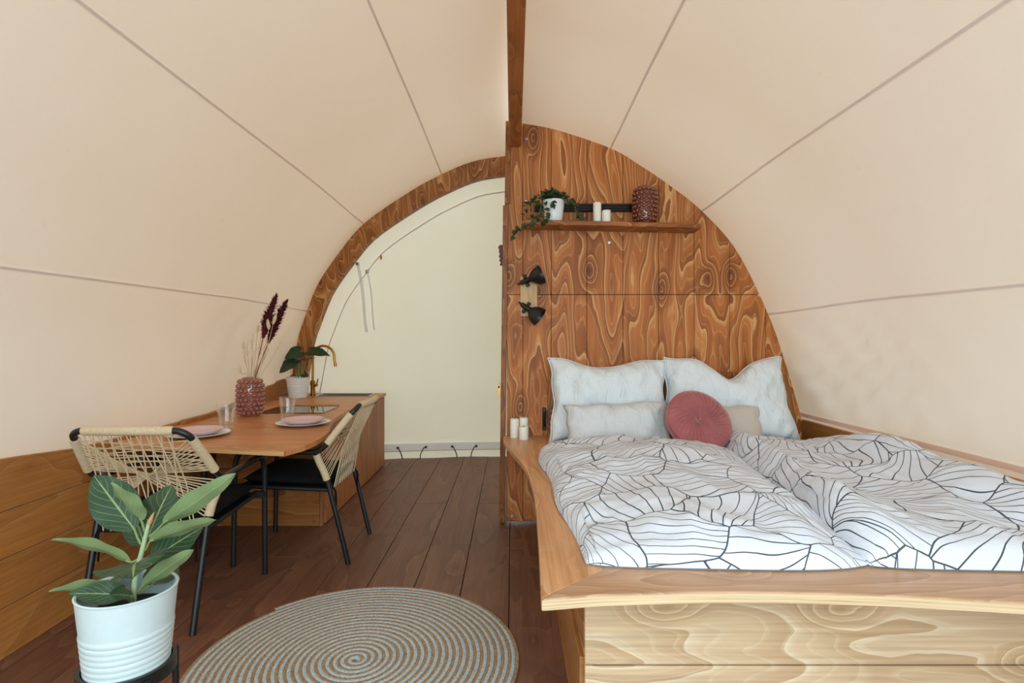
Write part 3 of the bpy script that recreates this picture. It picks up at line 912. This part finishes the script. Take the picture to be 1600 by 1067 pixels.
# ---------------- potted fig in the foreground
PX, PY = -1.013, 1.5
ps = thing('plant_stand', (PX, PY, 0), 'black metal plant stand under the white foreground pot', 'plant stand')
ZB = .52
MB().lathe([(.102, ZB - .012), (.112, ZB - .012), (.112, ZB + .022), (.102, ZB + .022), (.102, ZB - .012)], 48).build('ring', BLACK, ps)
m = MB().box(-.104, .104, -.008, .008, ZB - .016, ZB - .002).box(-.008, .008, -.104, .104, ZB - .016, ZB - .002).build('cross_bar', BLACK, ps, False)
for k in range(4):
    a = pi / 4 + k * pi / 2 + .15
    MB().tube([(.117 * cos(a), .117 * sin(a), ZB + .012), (.120 * cos(a), .120 * sin(a), .25), (.126 * cos(a), .126 * sin(a), 0)], .009, 10).build('leg', BLACK, ps)
fig = thing('potted_fig', (PX, PY, ZB), 'broad-leaved fig in a ribbed white pot, in the near left corner', 'potted plant')
def ribbed(r0, r1, h, lo, hi, nr, th=.006):
    pr = [(r0 * .92, 0), (r0, .006)]
    N = 80
    for i in range(1, N):
        z = h * i / N; r = lerp(r0, r1, i / N)
        s = i / N
        if lo < s < hi:
            ph = ((s - lo) / (hi - lo) * nr) % 1
            r += .0028 * (abs(sin(pi * ph)) ** .6) * (r1 / .14)
        pr.append((r, z))
    pr += [(r1 + .002, h), (r1 - th * .3, h + .003), (r1 - th, h), (lerp(r0, r1, .7) - th, h * .69), (.001, h * .69)]
    return pr
MB().lathe(ribbed(.094, .115, .213, .06, .56, 7), 64).build('pot', POTW, fig)
MB().lathe([(.001, .147), (.1025, .147), (.10, .154), (.06, .158), (.001, .160)], 32).build('soil', SOIL, fig)
def fl(px, py, dY=0.0):
    return at(px, py, PY + dY) - Vector((PX, PY, ZB))
stp = [fl(207, 945), fl(211.5, 902), fl(220, 868), fl(228, 836), fl(234, 812)]
stp[0].z = .15
st = MB().tube(spline(stp, 24), [lerp(.0075, .005, i / 23) for i in range(24)], 10).build('stem', STEMP, fig)
MB().tube(spline([fl(233, 818), fl(237, 808), fl(241, 800)], 8), [.006, .0065, .006, .005, .004, .003, .002, .001], 8).build('bud', plain('fig_bud', '#B98A5C', .5), fig)
# base px, tip px, depth of base and tip, width px, facing vector, droop, fold, petiole start on the stem
leaves = [
    ((210, 827, 0), (146, 742, .05), 52, (.45, -.80, .30), .06, .12, (220, 850)),
    ((221, 813, -.01), (172, 757, -.07), 36, (.35, .80, -.30), -.10, .35, (228, 834)),
    ((234, 832, .01), (268, 757, .07), 58, (-.2, -.95, .25), .08, .10, (229, 836)),
    ((256, 817, .0), (369, 740, .03), 30, (-.35, .80, .42), -.05, .18, (233, 838)),
    ((204, 878, .0), (88, 838, .02), 25, (-.1, .75, .45), .22, .25, (217, 872)),
    ((234, 846, -.02), (340, 809, -.06), 26, (-.1, .70, .60), .10, .30, (226, 860)),
    ((236, 874, .03), (318, 822, .10), 44, (-.1, -.75, .55), .05, .15, (220, 872)),
    ((212, 880, -.03), (207, 899, -.135), 78, (0, -.35, .95), .25, .22, (212, 896)),
    ((196, 918, .0), (78, 921, .0), 24, (0, .80, .50), .14, .25, (209, 922)),
    ((222, 916, .0), (304, 857, -.02), 22, (-.5, .70, .10), .05, .30, (212, 926)),
    ((236, 915, .05), (272, 880, .14), 44, (.0, -.80, .55), .10, .12, (212, 928)),
    ((200, 930, -.03), (106, 926, -.05), 27, (.1, -.70, .70), .20, .10, (208, 935)),
    ((207, 932, -.05), (172, 928, -.10), 26, (.2, -.45, .85), .25, .20, (209, 938)),
    ((205, 898, .05), (150, 905, .10), 30, (0, -.6, .8), .15, .15, (211, 905)),
    ((226, 850, .06), (206, 790, .14), 40, (.1, -.9, .2), .10, .12, (224, 852)),
]
for (bx, by, bd), (tx, ty, td), wpx, up, dr, fo_, (sx, sy) in leaves:
    b_, t_ = fl(bx, by, bd), fl(tx, ty, td)
    M, L = frame(b_, t_, up)
    w = 1.25 * wpx / F * PY
    o = leaf_mesh(L * (1 + .06 * dr), w, 'oval', fo_, dr, 16, .003).build('leaf', FICUS, fig, angle=False)
    # lift so that the drooping tip still ends near its place
    M = M @ Matrix.Rotation(math.atan(dr * .75), 4, 'X')
    o.matrix_basis = M
    MB().tube(spline([fl(sx, sy), (fl(sx, sy) + b_) * .5 + Vector((0, 0, -.003)), b_, b_ + (t_ - b_) * .06], 8), .0028, 6).build('petiole', STEMG, fig)

# ---------------- philodendron by the tap
PB = Vector((-2.145, 5.69, .77))
ph = thing('potted_philodendron', PB, 'small heart-leaved plant in a white ribbed pot beside the brass tap', 'potted plant')
MB().lathe(ribbed(.086, .114, .205, .04, .62, 7, .008), 48).build('pot', CERAMW, ph)
MB().lathe([(.001, .140), (.096, .140), (.08, .146), (.001, .148)], 24).build('soil', SOIL, ph)
def pl(px, py, dY=0.0): return at(px, py, PB.y + dY) - PB
for (bx, by, bd), (tx, ty, td), wpx, up, dr, (sx, sy) in [
    ((470, 549, 0), (445, 559, -.06), 26, (.1, -.75, .65), .25, (466, 592)),
    ((462, 562, -.02), (437, 582, -.10), 26, (-.3, -.85, .45), .10, (463, 592)),
    ((483, 549, .0), (514, 554, -.05), 22, (.05, -.60, .80), .22, (469, 592)),
    ((473, 562, -.02), (492, 559, -.10), 9, (.1, -.2, .95), .02, (470, 592)),
    ((466, 557, .05), (455, 566, .12), 20, (0, -.7, .7), .10, (466, 592)),
    ((474, 584, .0), (481, 590, .0), 10, (0, -.7, .7), .15, (471, 592))]:
    b_, t_ = pl(bx, by, bd), pl(tx, ty, td)
    M, L = frame(b_, t_, up)
    w = wpx / F * PB.y
    o = leaf_mesh(L * 1.05, w, 'heart', .12, dr, 14, .004).build('leaf', PHILO, ph, angle=False)
    o.matrix_basis = M @ Matrix.Rotation(math.atan(dr * .7), 4, 'X')
    so = o.modifiers.new('thick', 'SOLIDIFY'); so.thickness = .002
    s0 = pl(sx, sy); s0.z = .142
    MB().tube(spline([s0, s0 * .5 + b_ * .5 + Vector((.0, 0, .02)), b_], 10), .0055, 6).build('leaf_stalk', STEMG, ph)

# ---------------- ivy on the shelf
IX = .296
iv = thing('potted_ivy', (IX, 4.11, shz(IX - .05) - .0005), 'trailing ivy in a white pot on the wall shelf', 'potted plant')
MB().lathe([(.058, 0), (.061, .004), (.065, .03), (.066, .033), (.0775, .150), (.079, .153), (.075, .155), (.072, .150), (.068, .125), (.001, .125)], 40).build('pot', CERAMW, iv)
MB().lathe([(.001, .126), (.067, .126), (.05, .132), (.001, .134)], 24).build('soil', SOIL, iv)
lm = leaf_mesh(.046, .044, 'ivy', .12, .25, 9).build('leaf', IVYM, iv, angle=False)
def ip(px, py, Y): return at(px, py, Y) - Vector(iv.location)
vines = [
    [(862, 312, 4.10), (846, 306, 4.05), (836, 320, 4.06), (829, 338, 4.06), (826, 347, 4.05)],
    [(860, 312, 4.10), (840, 305, 4.08), (828, 314, 4.12), (822, 322, 4.14), (820, 342, 4.12)],
    [(858, 312, 4.06), (846, 322, 4.01), (842, 338, 4.00), (836, 346, 3.99), (822, 350, 3.98), (810, 356, 3.985), (804, 362, 3.99), (803, 374, 4.0)],
    [(862, 312, 4.05), (862, 320, 4.015), (856, 332, 4.01), (852, 344, 4.0), (849, 352, 3.99)],
    [(868, 312, 4.10), (886, 312, 4.05), (896, 318, 4.06), (903, 336, 4.10), (910, 343, 4.11)],
    [(866, 312, 4.12), (880, 300, 4.12), (892, 312, 4.15), (898, 319, 4.2)],
    [(864, 312, 4.1), (866, 302, 4.1), (872, 297, 4.1)],
    [(862, 312, 4.1), (852, 300, 4.1), (846, 305, 4.04)],
]
rnd = random.Random(5)
first = True
for vn in vines:
    pts = spline([ip(*q) for q in vn], 6 * len(vn))
    pts[0] = Vector((pts[0].x * .3, 0, .128))
    MB().tube(pts, .0015, 5).build('vine', STEMG, iv)
    for i in range(3, len(pts), 3):
        d = Vector((rnd.uniform(-1, 1), rnd.uniform(-1, -.1), rnd.uniform(-1.2, .2)))
        M, _ = frame(pts[i], pts[i] + d, (rnd.uniform(-.4, .4), -.8, .6))
        k = rnd.uniform(.7, 1.05)
        M = M @ Matrix.Diagonal((k, k, k, 1))
        if first: lm.matrix_basis = M; first = False
        else: inst(lm, iv, M)
for k in range(58):                          # the bushy crown
    a = rnd.uniform(0, 2 * pi); r = rnd.uniform(0, 1) ** .6
    c = Vector((-.015 + .085 * r * cos(a), -.01 + .06 * r * sin(a), .158 + .05 * (1 - r * r) + rnd.uniform(-.018, .018)))
    if abs(c.x) < .07 and c.z < .15: c.z = .155
    d = Vector((cos(a) * r, sin(a) * r - .3, rnd.uniform(-.6, .6)))
    M, _ = frame(c, c + d, (rnd.uniform(-.5, .5), -.6, .7))
    kk = rnd.uniform(.75, 1.1)
    inst(lm, iv, M @ Matrix.Diagonal((kk, kk, kk, 1)))

# ================================================================== KITCHEN
# cabinet under the rear of the worktop
KB = (-1.39, 4.17, 0)
kc = thing('kitchen_cabinet', KB, 'plywood kitchen cabinet along the left wall under the sink and hob', 'cabinet')
MB().box(-2.17, -1.40, 4.20, 6.12, .0, .742).build('carcass', CAB, kc, False, off=KB)
MB().box(-2.17, -1.415, 4.17, 4.199, .0, .742).build('end_panel', CAB, kc, False, bevel=.003, off=KB)
MB().box(-1.412, -1.39, 4.165, 4.199, .0, .742).build('corner_strip', CABSIDE, kc, False, bevel=.003, off=KB)
for a, b in ((4.205, 4.665), (4.671, 5.39), (5.396, 6.12)):
    MB().box(-1.399, -1.377, a, b, .012, .735).build('door', CABSIDE, kc, False, bevel=.003, off=KB)
for px in (345, 421, 491):
    X = (px - CX) / F * 4.165
    MB().lathe([(.001, -.003), (.011, -.003), (.011, .003), (.001, .003)], 10, (X, 4.166, .035), Matrix.Rotation(pi / 2, 3, 'X')).build('screw', SCREW, kc, off=KB)
# continuous worktop and table
WT = (-1.8, 4.6, .742)
wt = thing('worktop', WT, 'long orange-brown wooden table top that runs on as kitchen counter', 'table')
edge = [(p.x, p.y) for p in spline([(-1.236, 3.081, 0), (-1.18, 3.24, 0), (-1.17, 3.45, 0), (-1.20, 3.72, 0), (-1.29, 4.05, 0), (-1.345, 4.33, 0), (-1.375, 4.9, 0), (-1.37, 5.78, 0)], 36)]
m = MB()
m.prism([(-2.335, 3.31), (-1.706, 3.177)] + edge + [(-2.31, 5.78)], .742, .77)
SX0, SX1, SY0, SY1 = -2.02, -1.47, 5.80, 6.09
m.prism([(-2.31, 5.78), (-1.37, 5.78), (-1.37, SY0), (-2.31, SY0)], .742, .77)
m.prism([(-2.31, SY0), (SX0, SY0), (SX0, SY1), (-2.30, SY1)], .742, .77)
m.prism([(SX1, SY0), (-1.37, SY0), (-1.37, SY1), (SX1, SY1)], .742, .77)
m.prism([(-2.30, SY1), (-1.37, SY1), (-1.37, 6.165), (-2.30, 6.165)], .742, .77)
m.build('board', TABLE, wt, False, off=WT)
ep = [(-2.335, 3.31), (-1.706, 3.177), (-1.238, 3.082)]
MB().add([(x, y - .0015, z) for x, y in ep for z in (.743, .769)], [(0, 2, 3, 1), (2, 4, 5, 3)]).build('ply_edge', TABLEDGE, wt, False, off=WT)
MB().box(-2.335, -2.30, 4.0, 6.1, .7425, .80).build('back_rail', SIDE, wt, False, off=WT)
MB().tube([(-1.95, 3.6, 0), (-1.95, 3.6, .744)], .02, 10).build('table_leg', BLACK, wt, off=WT)
# sink
sk = thing('sink', (SX0, SY0, .77), 'stainless steel sink basin let into the back end of the counter', 'sink')
o_ = (SX0, SY0, .77)
m = MB()
m.box(SX0 - .012, SX1 + .012, SY0 - .012, SY0 + .012, .770, .774).box(SX0 - .012, SX1 + .012, SY1 - .012, SY1 + .012, .770, .774)
m.box(SX0 - .012, SX0 + .012, SY0, SY1, .770, .774).box(SX1 - .012, SX1 + .012, SY0, SY1, .770, .774)
m.build('rim', STEEL, sk, False, off=o_)
m = MB()
x0, x1, y0, y1, zb, zt = SX0 + .010, SX1 - .010, SY0 + .010, SY1 - .010, .60, .772
m.add([(x0, y0, zt), (x1, y0, zt), (x1, y1, zt), (x0, y1, zt), (x0, y0, zb), (x1, y0, zb), (x1, y1, zb), (x0, y1, zb)],
      [(0, 1, 5, 4), (1, 2, 6, 5), (2, 3, 7, 6), (3, 0, 4, 7), (4, 5, 6, 7)]).build('basin', STEEL, sk, False, off=o_)
# tap
tp = thing('tap', (-2.08, 5.93, .77), 'tall brass gooseneck tap standing at the sink', 'tap')
MB().lathe([(.001, 0), (.030, 0), (.030, .008), (.022, .012), (.022, .13), (.024, .135), (.024, .15), (.016, .155), (.001, .156)], 20).build('base', BRASS, tp)
H = .40
gp = [(0, 0, .15), (0, 0, H)] + [(.115 - .115 * cos(a), -.02 * sin(a / 2), H + .115 * sin(a)) for a in [i * pi / 14 for i in range(1, 14)]] + [(.232, -.02, H - .03), (.240, -.02, H - .085)]
MB().tube(gp, .0125, 12).build('spout', BRASS, tp)
MB().tube([(.239, -.02, H - .06), (.242, -.02, H - .10)], .0155, 12).build('nozzle', BRASS, tp)
MB().tube([(0, 0, .10), (.05, -.02, .11)], .016, 10).build('lever_joint', BRASS, tp)
MB().tube([(.045, -.02, .11), (.065, -.03, .175)], [.008, .006], 8).build('lever', BRASS, tp)
# hob
hob = MB().box(-.265, .265, -.20, .20, 0, .006).build('hob', HOBG, None, False, bevel=.003)
hob.location = (-1.78, 4.755, .770)
tag(hob, 'flush black glass hob in the worktop behind the plates', 'hob')
# wooden spatula behind the hob
sp = thing('wooden_spatula', (-1.83, 5.02, .770), 'thin wooden spatula lying on the worktop behind the hob', 'spatula')
MB().tube([(.0, 0, .007), (.30, .0, .007)], .006, 8).build('handle', SPAT, sp)
MB().prism([(-.10, -.012), (-.03, -.026), (.01, -.008), (.01, .008), (-.03, .026), (-.10, .012)], .003, .012).build('blade', SPAT, sp, False, bevel=.002)
# plates, bowls, glasses
PLW = [(.001, 0), (.10, 0), (.115, .004), (.150, .012), (.180, .020), (.183, .0225), (.180, .024), (.148, .017), (.112, .0085), (.001, .008)]
PNK = [(.001, .0), (.075, .0), (.10, .006), (.128, .022), (.139, .034), (.140, .037), (.136, .037), (.122, .026), (.095, .013), (.001, .010)]
def plates(x, y, who):
    t = MB().lathe(PLW, 56).build('dinner_plate', CERAMW, None); t.location = (x, y, .770)
    tag(t, 'white dinner plate under the pink plate ' + who, 'plate', 'white dinner plates')
    t = MB().lathe(PNK, 56).build('side_plate', PINKC, None); t.location = (x, y, .7785)
    tag(t, 'pink plate stacked on the white plate ' + who, 'plate', 'pink plates')
plates(-1.955, 3.545, 'behind the nearer chair')
plates(-1.465, 3.985, 'in front of the hob')
def tumbler(x, y, label):
    t = thing('drinking_glass', (x, y, .770), label, 'glass', 'clear tumblers')
    N = 40
    H, r0, r1, th = .172, .046, .060, .004
    m = MB()
    rows = [(0, .93, 0), (.004, 1.0, 0), (.02, 1, 1), (.10, 1, 1), (.112, 1, .3), (.125, 1.02, 0), (H - .002, 1.0, 0), (H, .985, 0)]
    def ring(z, k, fl, inn=0):
        out = []
        for i in range(N):
            a = 2 * pi * i / N
            r = lerp(r0, r1, z / H) * k - inn
            if fl: r -= .003 * fl * (1 - abs(sin(a * 5)))
            out.append((r * cos(a), r * sin(a), z))
        return out
    vs = []
    for z, k, fl in rows: vs += ring(z, k, fl)
    for z in (H - .002, .125, .06, .016): vs += ring(z, 1, 0, th + .002)
    n = len(rows) + 4
    fs = [(i * N + k, i * N + (k + 1) % N, (i + 1) * N + (k + 1) % N, (i + 1) * N + k) for i in range(n - 1) for k in range(N)]
    fs += [tuple(range(N))[::-1], tuple(range((n - 1) * N, n * N))]
    m.add(vs, fs).build('tumbler_wall', CLEAR, t, angle=False)
tumbler(-1.905, 3.79, 'clear faceted tumbler behind the plate nearest the chair back')
tumbler(-1.66, 4.20, 'clear faceted tumbler in front of the hob and beside its plate')

# ---------------- dried grasses in the vase
VB = Vector((-2.034, 4.415, .77))
def vp(px, py, dY): return at(px, py, VB.y + dY)
def stalk_thing(name, label, cat, group, pts, r, mat):
    base = Vector(pts[0])
    t = thing(name, base, label, cat, group)
    P = [p - base for p in spline(pts, 16)]
    MB().tube(P, r, 6).build('stalk', mat, t)
    return t, P
def inside(dx, dy): return VB + Vector((dx, dy, .03))
def plume(a, b, c, label, seed, inx):
    pts = [inside(inx, .01), vp(398 + inx * 60, 590, .01), vp(*a), vp(*b), vp(*c)]
    t, P = stalk_thing('dried_plume', label, 'dried flower', 'burgundy plumes in the vase', pts, .004, STEMR)
    m = MB(); rr = random.Random(seed)
    ax = spline([p - Vector(t.location) for p in (vp(*a), vp(*b), vp(*c))], 40)
    for i, p in enumerate(ax):
        s = i / 39
        rad = .052 * sin(pi * min(1, s * .9 + .08)) ** .6
        d = (ax[min(39, i + 1)] - ax[max(0, i - 1)]).normalized()
        for k in range(14):
            q = Vector((rr.uniform(-1, 1), rr.uniform(-1, 1), rr.uniform(-1, 1)))
            q = (q - d * q.dot(d)).normalized()
            e = p + q * rad * rr.uniform(.5, 1.1) + d * rr.uniform(.02, .05)
            sd = q.cross(d) * .006
            mid = (p + e) / 2
            m.add([p, mid + sd, e, mid - sd, mid + d * .006], [(0, 1, 4), (1, 2, 4), (2, 3, 4), (3, 0, 4)])
    m.tube(ax, [.022 * sin(pi * min(1, i / 39 * .9 + .08)) ** .6 + .002 for i in range(40)], 8)
    m.build('plume', PLUME, t, False)
plume((411, 528, .0), (418, 500, -.02), (430, 466, -.03), 'burgundy feathery plume in the vase, left one of two', 1, .0)
plume((419, 536, .03), (430, 506, .03), (446, 474, .04), 'burgundy feathery plume in the vase, right and lower one', 2, .02)
heads = [((410, 505), (417, 486), .0), ((420, 513), (418, 497), -.04), ((427, 505), (432, 490), -.03), ((381, 545), (380, 532), .02), ((402, 518), (404, 507), .05), ((394, 540), (393, 530), -.03), ((376, 582), (374, 570), .0), ((437, 538), (438, 533), .05)]
for i, ((ax_, ay), (tx, ty), dY) in enumerate(heads):
    dx = rnd.uniform(-.03, .03); dy = rnd.uniform(-.03, .03)
    xx = lerp(392, ax_, .35)
    pts = [inside(dx, dy), vp(xx, 588, dy), vp(lerp(xx, ax_, .6), lerp(588, ay, .55), dY), vp(ax_, ay, dY)]
    t, P = stalk_thing('bunny_tail_grass', 'cream bunny-tail grass with a soft oval head in the amber vase', 'dried flower', 'bunny tails in the vase', pts, .002, DRY)
    a, b = P[-1], vp(tx, ty, dY) - Vector(t.location)
    d = b - a
    M = d.to_track_quat('Z', 'Y').to_matrix() @ Matrix.Diagonal((.32, .32, 1))
    MB().ball(a + d * .4, d.length * .55, 10, 8, M).build('seed_head', DRYH, t)
for i in range(9):
    dx = rnd.uniform(-.035, .035); dy = rnd.uniform(-.035, .03)
    tx = rnd.uniform(376, 424); ty = rnd.uniform(522, 560)
    pts = [inside(dx, dy), vp(lerp(392, tx, .3), 586, dy), vp(lerp(392, tx, .8), lerp(590, ty, .7), dy), vp(tx + rnd.uniform(-5, 9), ty + rnd.uniform(-2, 5), dy)]
    stalk_thing('dried_stalk', 'thin pale dried stalk standing in the amber vase', 'dried flower', 'pale stalks in the vase', pts, .0022, DRY)

# ================================================================== CHAIRS
def rope_chair():
    t = thing('rope_chair', (0, 0, 0), '', 'chair', 'black rope-back dining chairs')
    R = .0155
    for s in (-1, 1):
        MB().tube(spline([(s * .262, 0, 0.0), (s * .265, .065, .27), (s * .270, .132, .53), (s * .288, .165, .62), (s * .305, .185, .685)], 18), R, 12).build('leg', BLACK, t)
        MB().tube([(s * .305, .682, 0.0), (s * .306, .676, .30), (s * .306, .672, .60), (s * .305, .664, .650), (s * .305, .642, .686), (s * .305, .600, .702)], R, 12).build('leg', BLACK, t)
        MB().tube(spline([(s * .305, .600, .702), (s * .308, .42, .698), (s * .310, .25, .692), (s * .310, .185, .695), (s * .308, .135, .722), (s * .307, .115, .742)], 24), R, 12).build('armrest', BLACK, t)
    side = lambda s: [(s * .307, .115, .742), (s * .290, .045, .835), (s * .272, -.02, .918)]
    bend = lambda s: [(s * .272, -.02, .918), (s * .262, -.040, .940), (s * .240, -.050, .955), (s * .205, -.054, .962)]
    topb = [(-.205, -.054, .962), (-.10, -.072, .964), (0, -.078, .965), (.10, -.072, .964), (.205, -.054, .962)]
    full = side(1) + bend(1)[1:] + topb[::-1][1:] + bend(-1)[::-1][1:] + side(-1)[::-1][1:]
    MB().tube(spline(full, 70), R, 12).build('back_frame', BLACK, t)
    def wrap(pts):
        L = sum((Vector(b) - Vector(a)).length for a, b in zip(pts, pts[1:]))
        n = max(12, int(L / .0022))
        P = spline(pts, n)
        MB().tube(P, [.0205 + .0016 * abs(sin(i * .0022 / .0085 * pi)) for i in range(n)], 12).build('rope_wrap', ROPE, t)
    wrap(topb)
    for s in (-1, 1):
        wrap(side(s)[:])
        wrap([(s * .2695, .128, .515), (s * .277, .145, .57), (s * .288, .165, .62), (s * .303, .182, .678)])
    # seat frame and cushion
    m = MB()
    for s in (-1, 1):
        m.tube([(s * .262, .115, .452), (s * .262, .648, .474)], .013, 10)
        m.box(s * .262 - .014, s * .30 + .014 * s, .645, .672, .455, .490) if s > 0 else m.box(-.314, -.248, .645, .672, .455, .490)
    m.tube([(-.268, .118, .452), (.268, .118, .452)], .014, 10).tube([(-.262, .648, .474), (.262, .648, .474)], .014, 10)
    m.build('seat_frame', BLACK, t)
    m = MB()
    def cz(x, y): return .468 + (y - .12) * .04
    def cs(a, b, s):
        u, v = a * 2 - 1, b * 2 - 1
        e = (max(0, 1 - u ** 8) * max(0, 1 - v ** 8)) ** .5
        x, y = u * .262, .385 + v * .262
        pf = .008 * exp(-((u * u + v * v) / .5))
        return Vector((x, y, cz(x, y) + .030 + s * (.027 + pf) * e))
    m.grid(lambda a, b: cs(a, b, 1), 26, 26).grid(lambda a, b: cs(a, b, -1), 26, 26)
    cu = m.build('seat_cushion', BLACKF, t, merge=1e-5, angle=False)
    MB().box(-.25, .25, .13, .64, .455, .466).build('seat_base', BLACKF, t, False)
    for s in (-1, 1):
        for k in (0, 1):
            MB().tube(spline([(s * .235, .12, .48), (s * (.238 + .012 * k), .085, .44), (s * (.232 + .022 * k), .082, .38), (s * (.236 + .02 * k), .08 + .01 * k, .31 + .03 * k)], 10), .0045, 6).build('tie_strap', BLACKF, cu)
    # woven ropes between frame, wraps and rear rail
    m = MB()
    rr = .0029
    n = 19
    def topP(x): return Vector((x, -.056 - .02 * (1 - (x / .22) ** 2), .952))
    def botP(x): return Vector((x, .100, .452))
    def sideP(s, q): return Vector(side(s)[0]).lerp(Vector(side(s)[2]), q) + Vector((-s * .016, 0, 0))
    def legP(s, q): return Vector((s * .2695, .128, .515)).lerp(Vector((s * .303, .182, .678)), q) + Vector((-s * .016, -.004, 0))
    def rope(a, b, sag, k):
        mid = (a + b) / 2 + Vector((0, sag + (.004 if k % 2 else -.004), 0))
        m.tube(spline([a, a.lerp(mid, .55), mid, b.lerp(mid, .55), b], 9), rr, 5, cap=False)
    for k in range(n):
        x = -.20 + .40 * k / (n - 1)
        xb = max(-.225, min(.225, x * 1.02 + (.075 if k % 2 else -.075)))
        rope(topP(x), botP(xb), .03, k)
    for k in range(11):
        q = k / 10
        rope(sideP(-1, q), legP(1, 1 - q), .02, k)
        rope(sideP(1, q), legP(-1, 1 - q), .026, k + 1)
    for k in range(5):
        q = k / 4
        rope(sideP(-1, .1 + .85 * q), sideP(1, .02 + .6 * q), .03, k)
        rope(sideP(1, .1 + .85 * q), sideP(-1, .02 + .6 * q), .034, k)
    o = m.build('rope_weave', ROPE, t)
    o['kind'] = 'stuff'
    return t
ch = rope_chair()
ch.location = (-1.755, 2.655, 0)
ch['label'] = 'black metal chair with woven rope back behind the foreground potted fig'
dup(ch, (-1.005, 3.745, 0), pi / 2, 'black metal chair with woven rope back tucked sideways under the long table edge')

# ================================================================== RUG
rg = thing('round_rug', (-.6725, 2.443, 0), 'round braided rug with grey and jute spiral rings on the floor', 'rug')
def spiral(phase, rad, flat, zc, turns, pitch, n=72):
    P = []
    for i in range(int(turns * n) + 1):
        a = 2 * pi * i / n
        r = .006 + pitch * (i / n) + phase
        P.append((r * cos(a), r * sin(a), zc))
    return MB().tube(P, rad, 6, flat=flat)
NT_ = 22.4; PT = .0303
spiral(.004, .0088, .62, .0066, NT_, PT).build('grey_braid', GREYB, rg)
spiral(.004 + PT * .53, .0082, .62, .0060, NT_, PT).build('jute_braid', JUTE, rg)
MB().lathe([(.001, .0005), (.683, .0005), (.683, .003), (.001, .003)], 96).build('backing', JUTE, rg)

# ================================================================== SMALL THINGS BY THE PARTITION
hk = thing('hook_rack', (-.105, 4.30, 1.86), 'dark wooden zigzag hook rack on the far side of the partition edge', 'hook')
zz = [(-.0, .0)]
for k in range(4):
    z = .14 - .045 * k
    zz += []
poly = [(.03, .21), (-.02, .215), (-.035, .195), (-.022, .185), (-.030, .165), (-.018, .150), (-.030, .130), (-.016, .118), (-.026, .098), (-.012, .086), (-.022, .066), (.03, .055)]
MB().prism([(x + .03, z) for x, z in poly], -.03, .03, 'y').build('rack', HOOKW, hk, False, bevel=.002)
ky = thing('key', (-.103, 4.26, .98), 'small brass key hanging on the left edge of the plywood partition', 'key')
MB().lathe([(.008, -.002), (.017, -.002), (.017, .002), (.008, .002), (.008, -.002)], 16, (0, 0, .03), Matrix.Rotation(pi / 2, 3, 'X')).build('bow', BRASS, ky)
MB().box(-.004, .004, -.0015, .0015, -.045, .016).box(.003, .014, -.0015, .0015, -.042, -.024).build('blade', BRASS, ky, False)
MB().tube([(0, 0, .045), (.006, 0, .075), (.03, 0, .082)], .003, 6).build('key_loop', STEEL, ky)
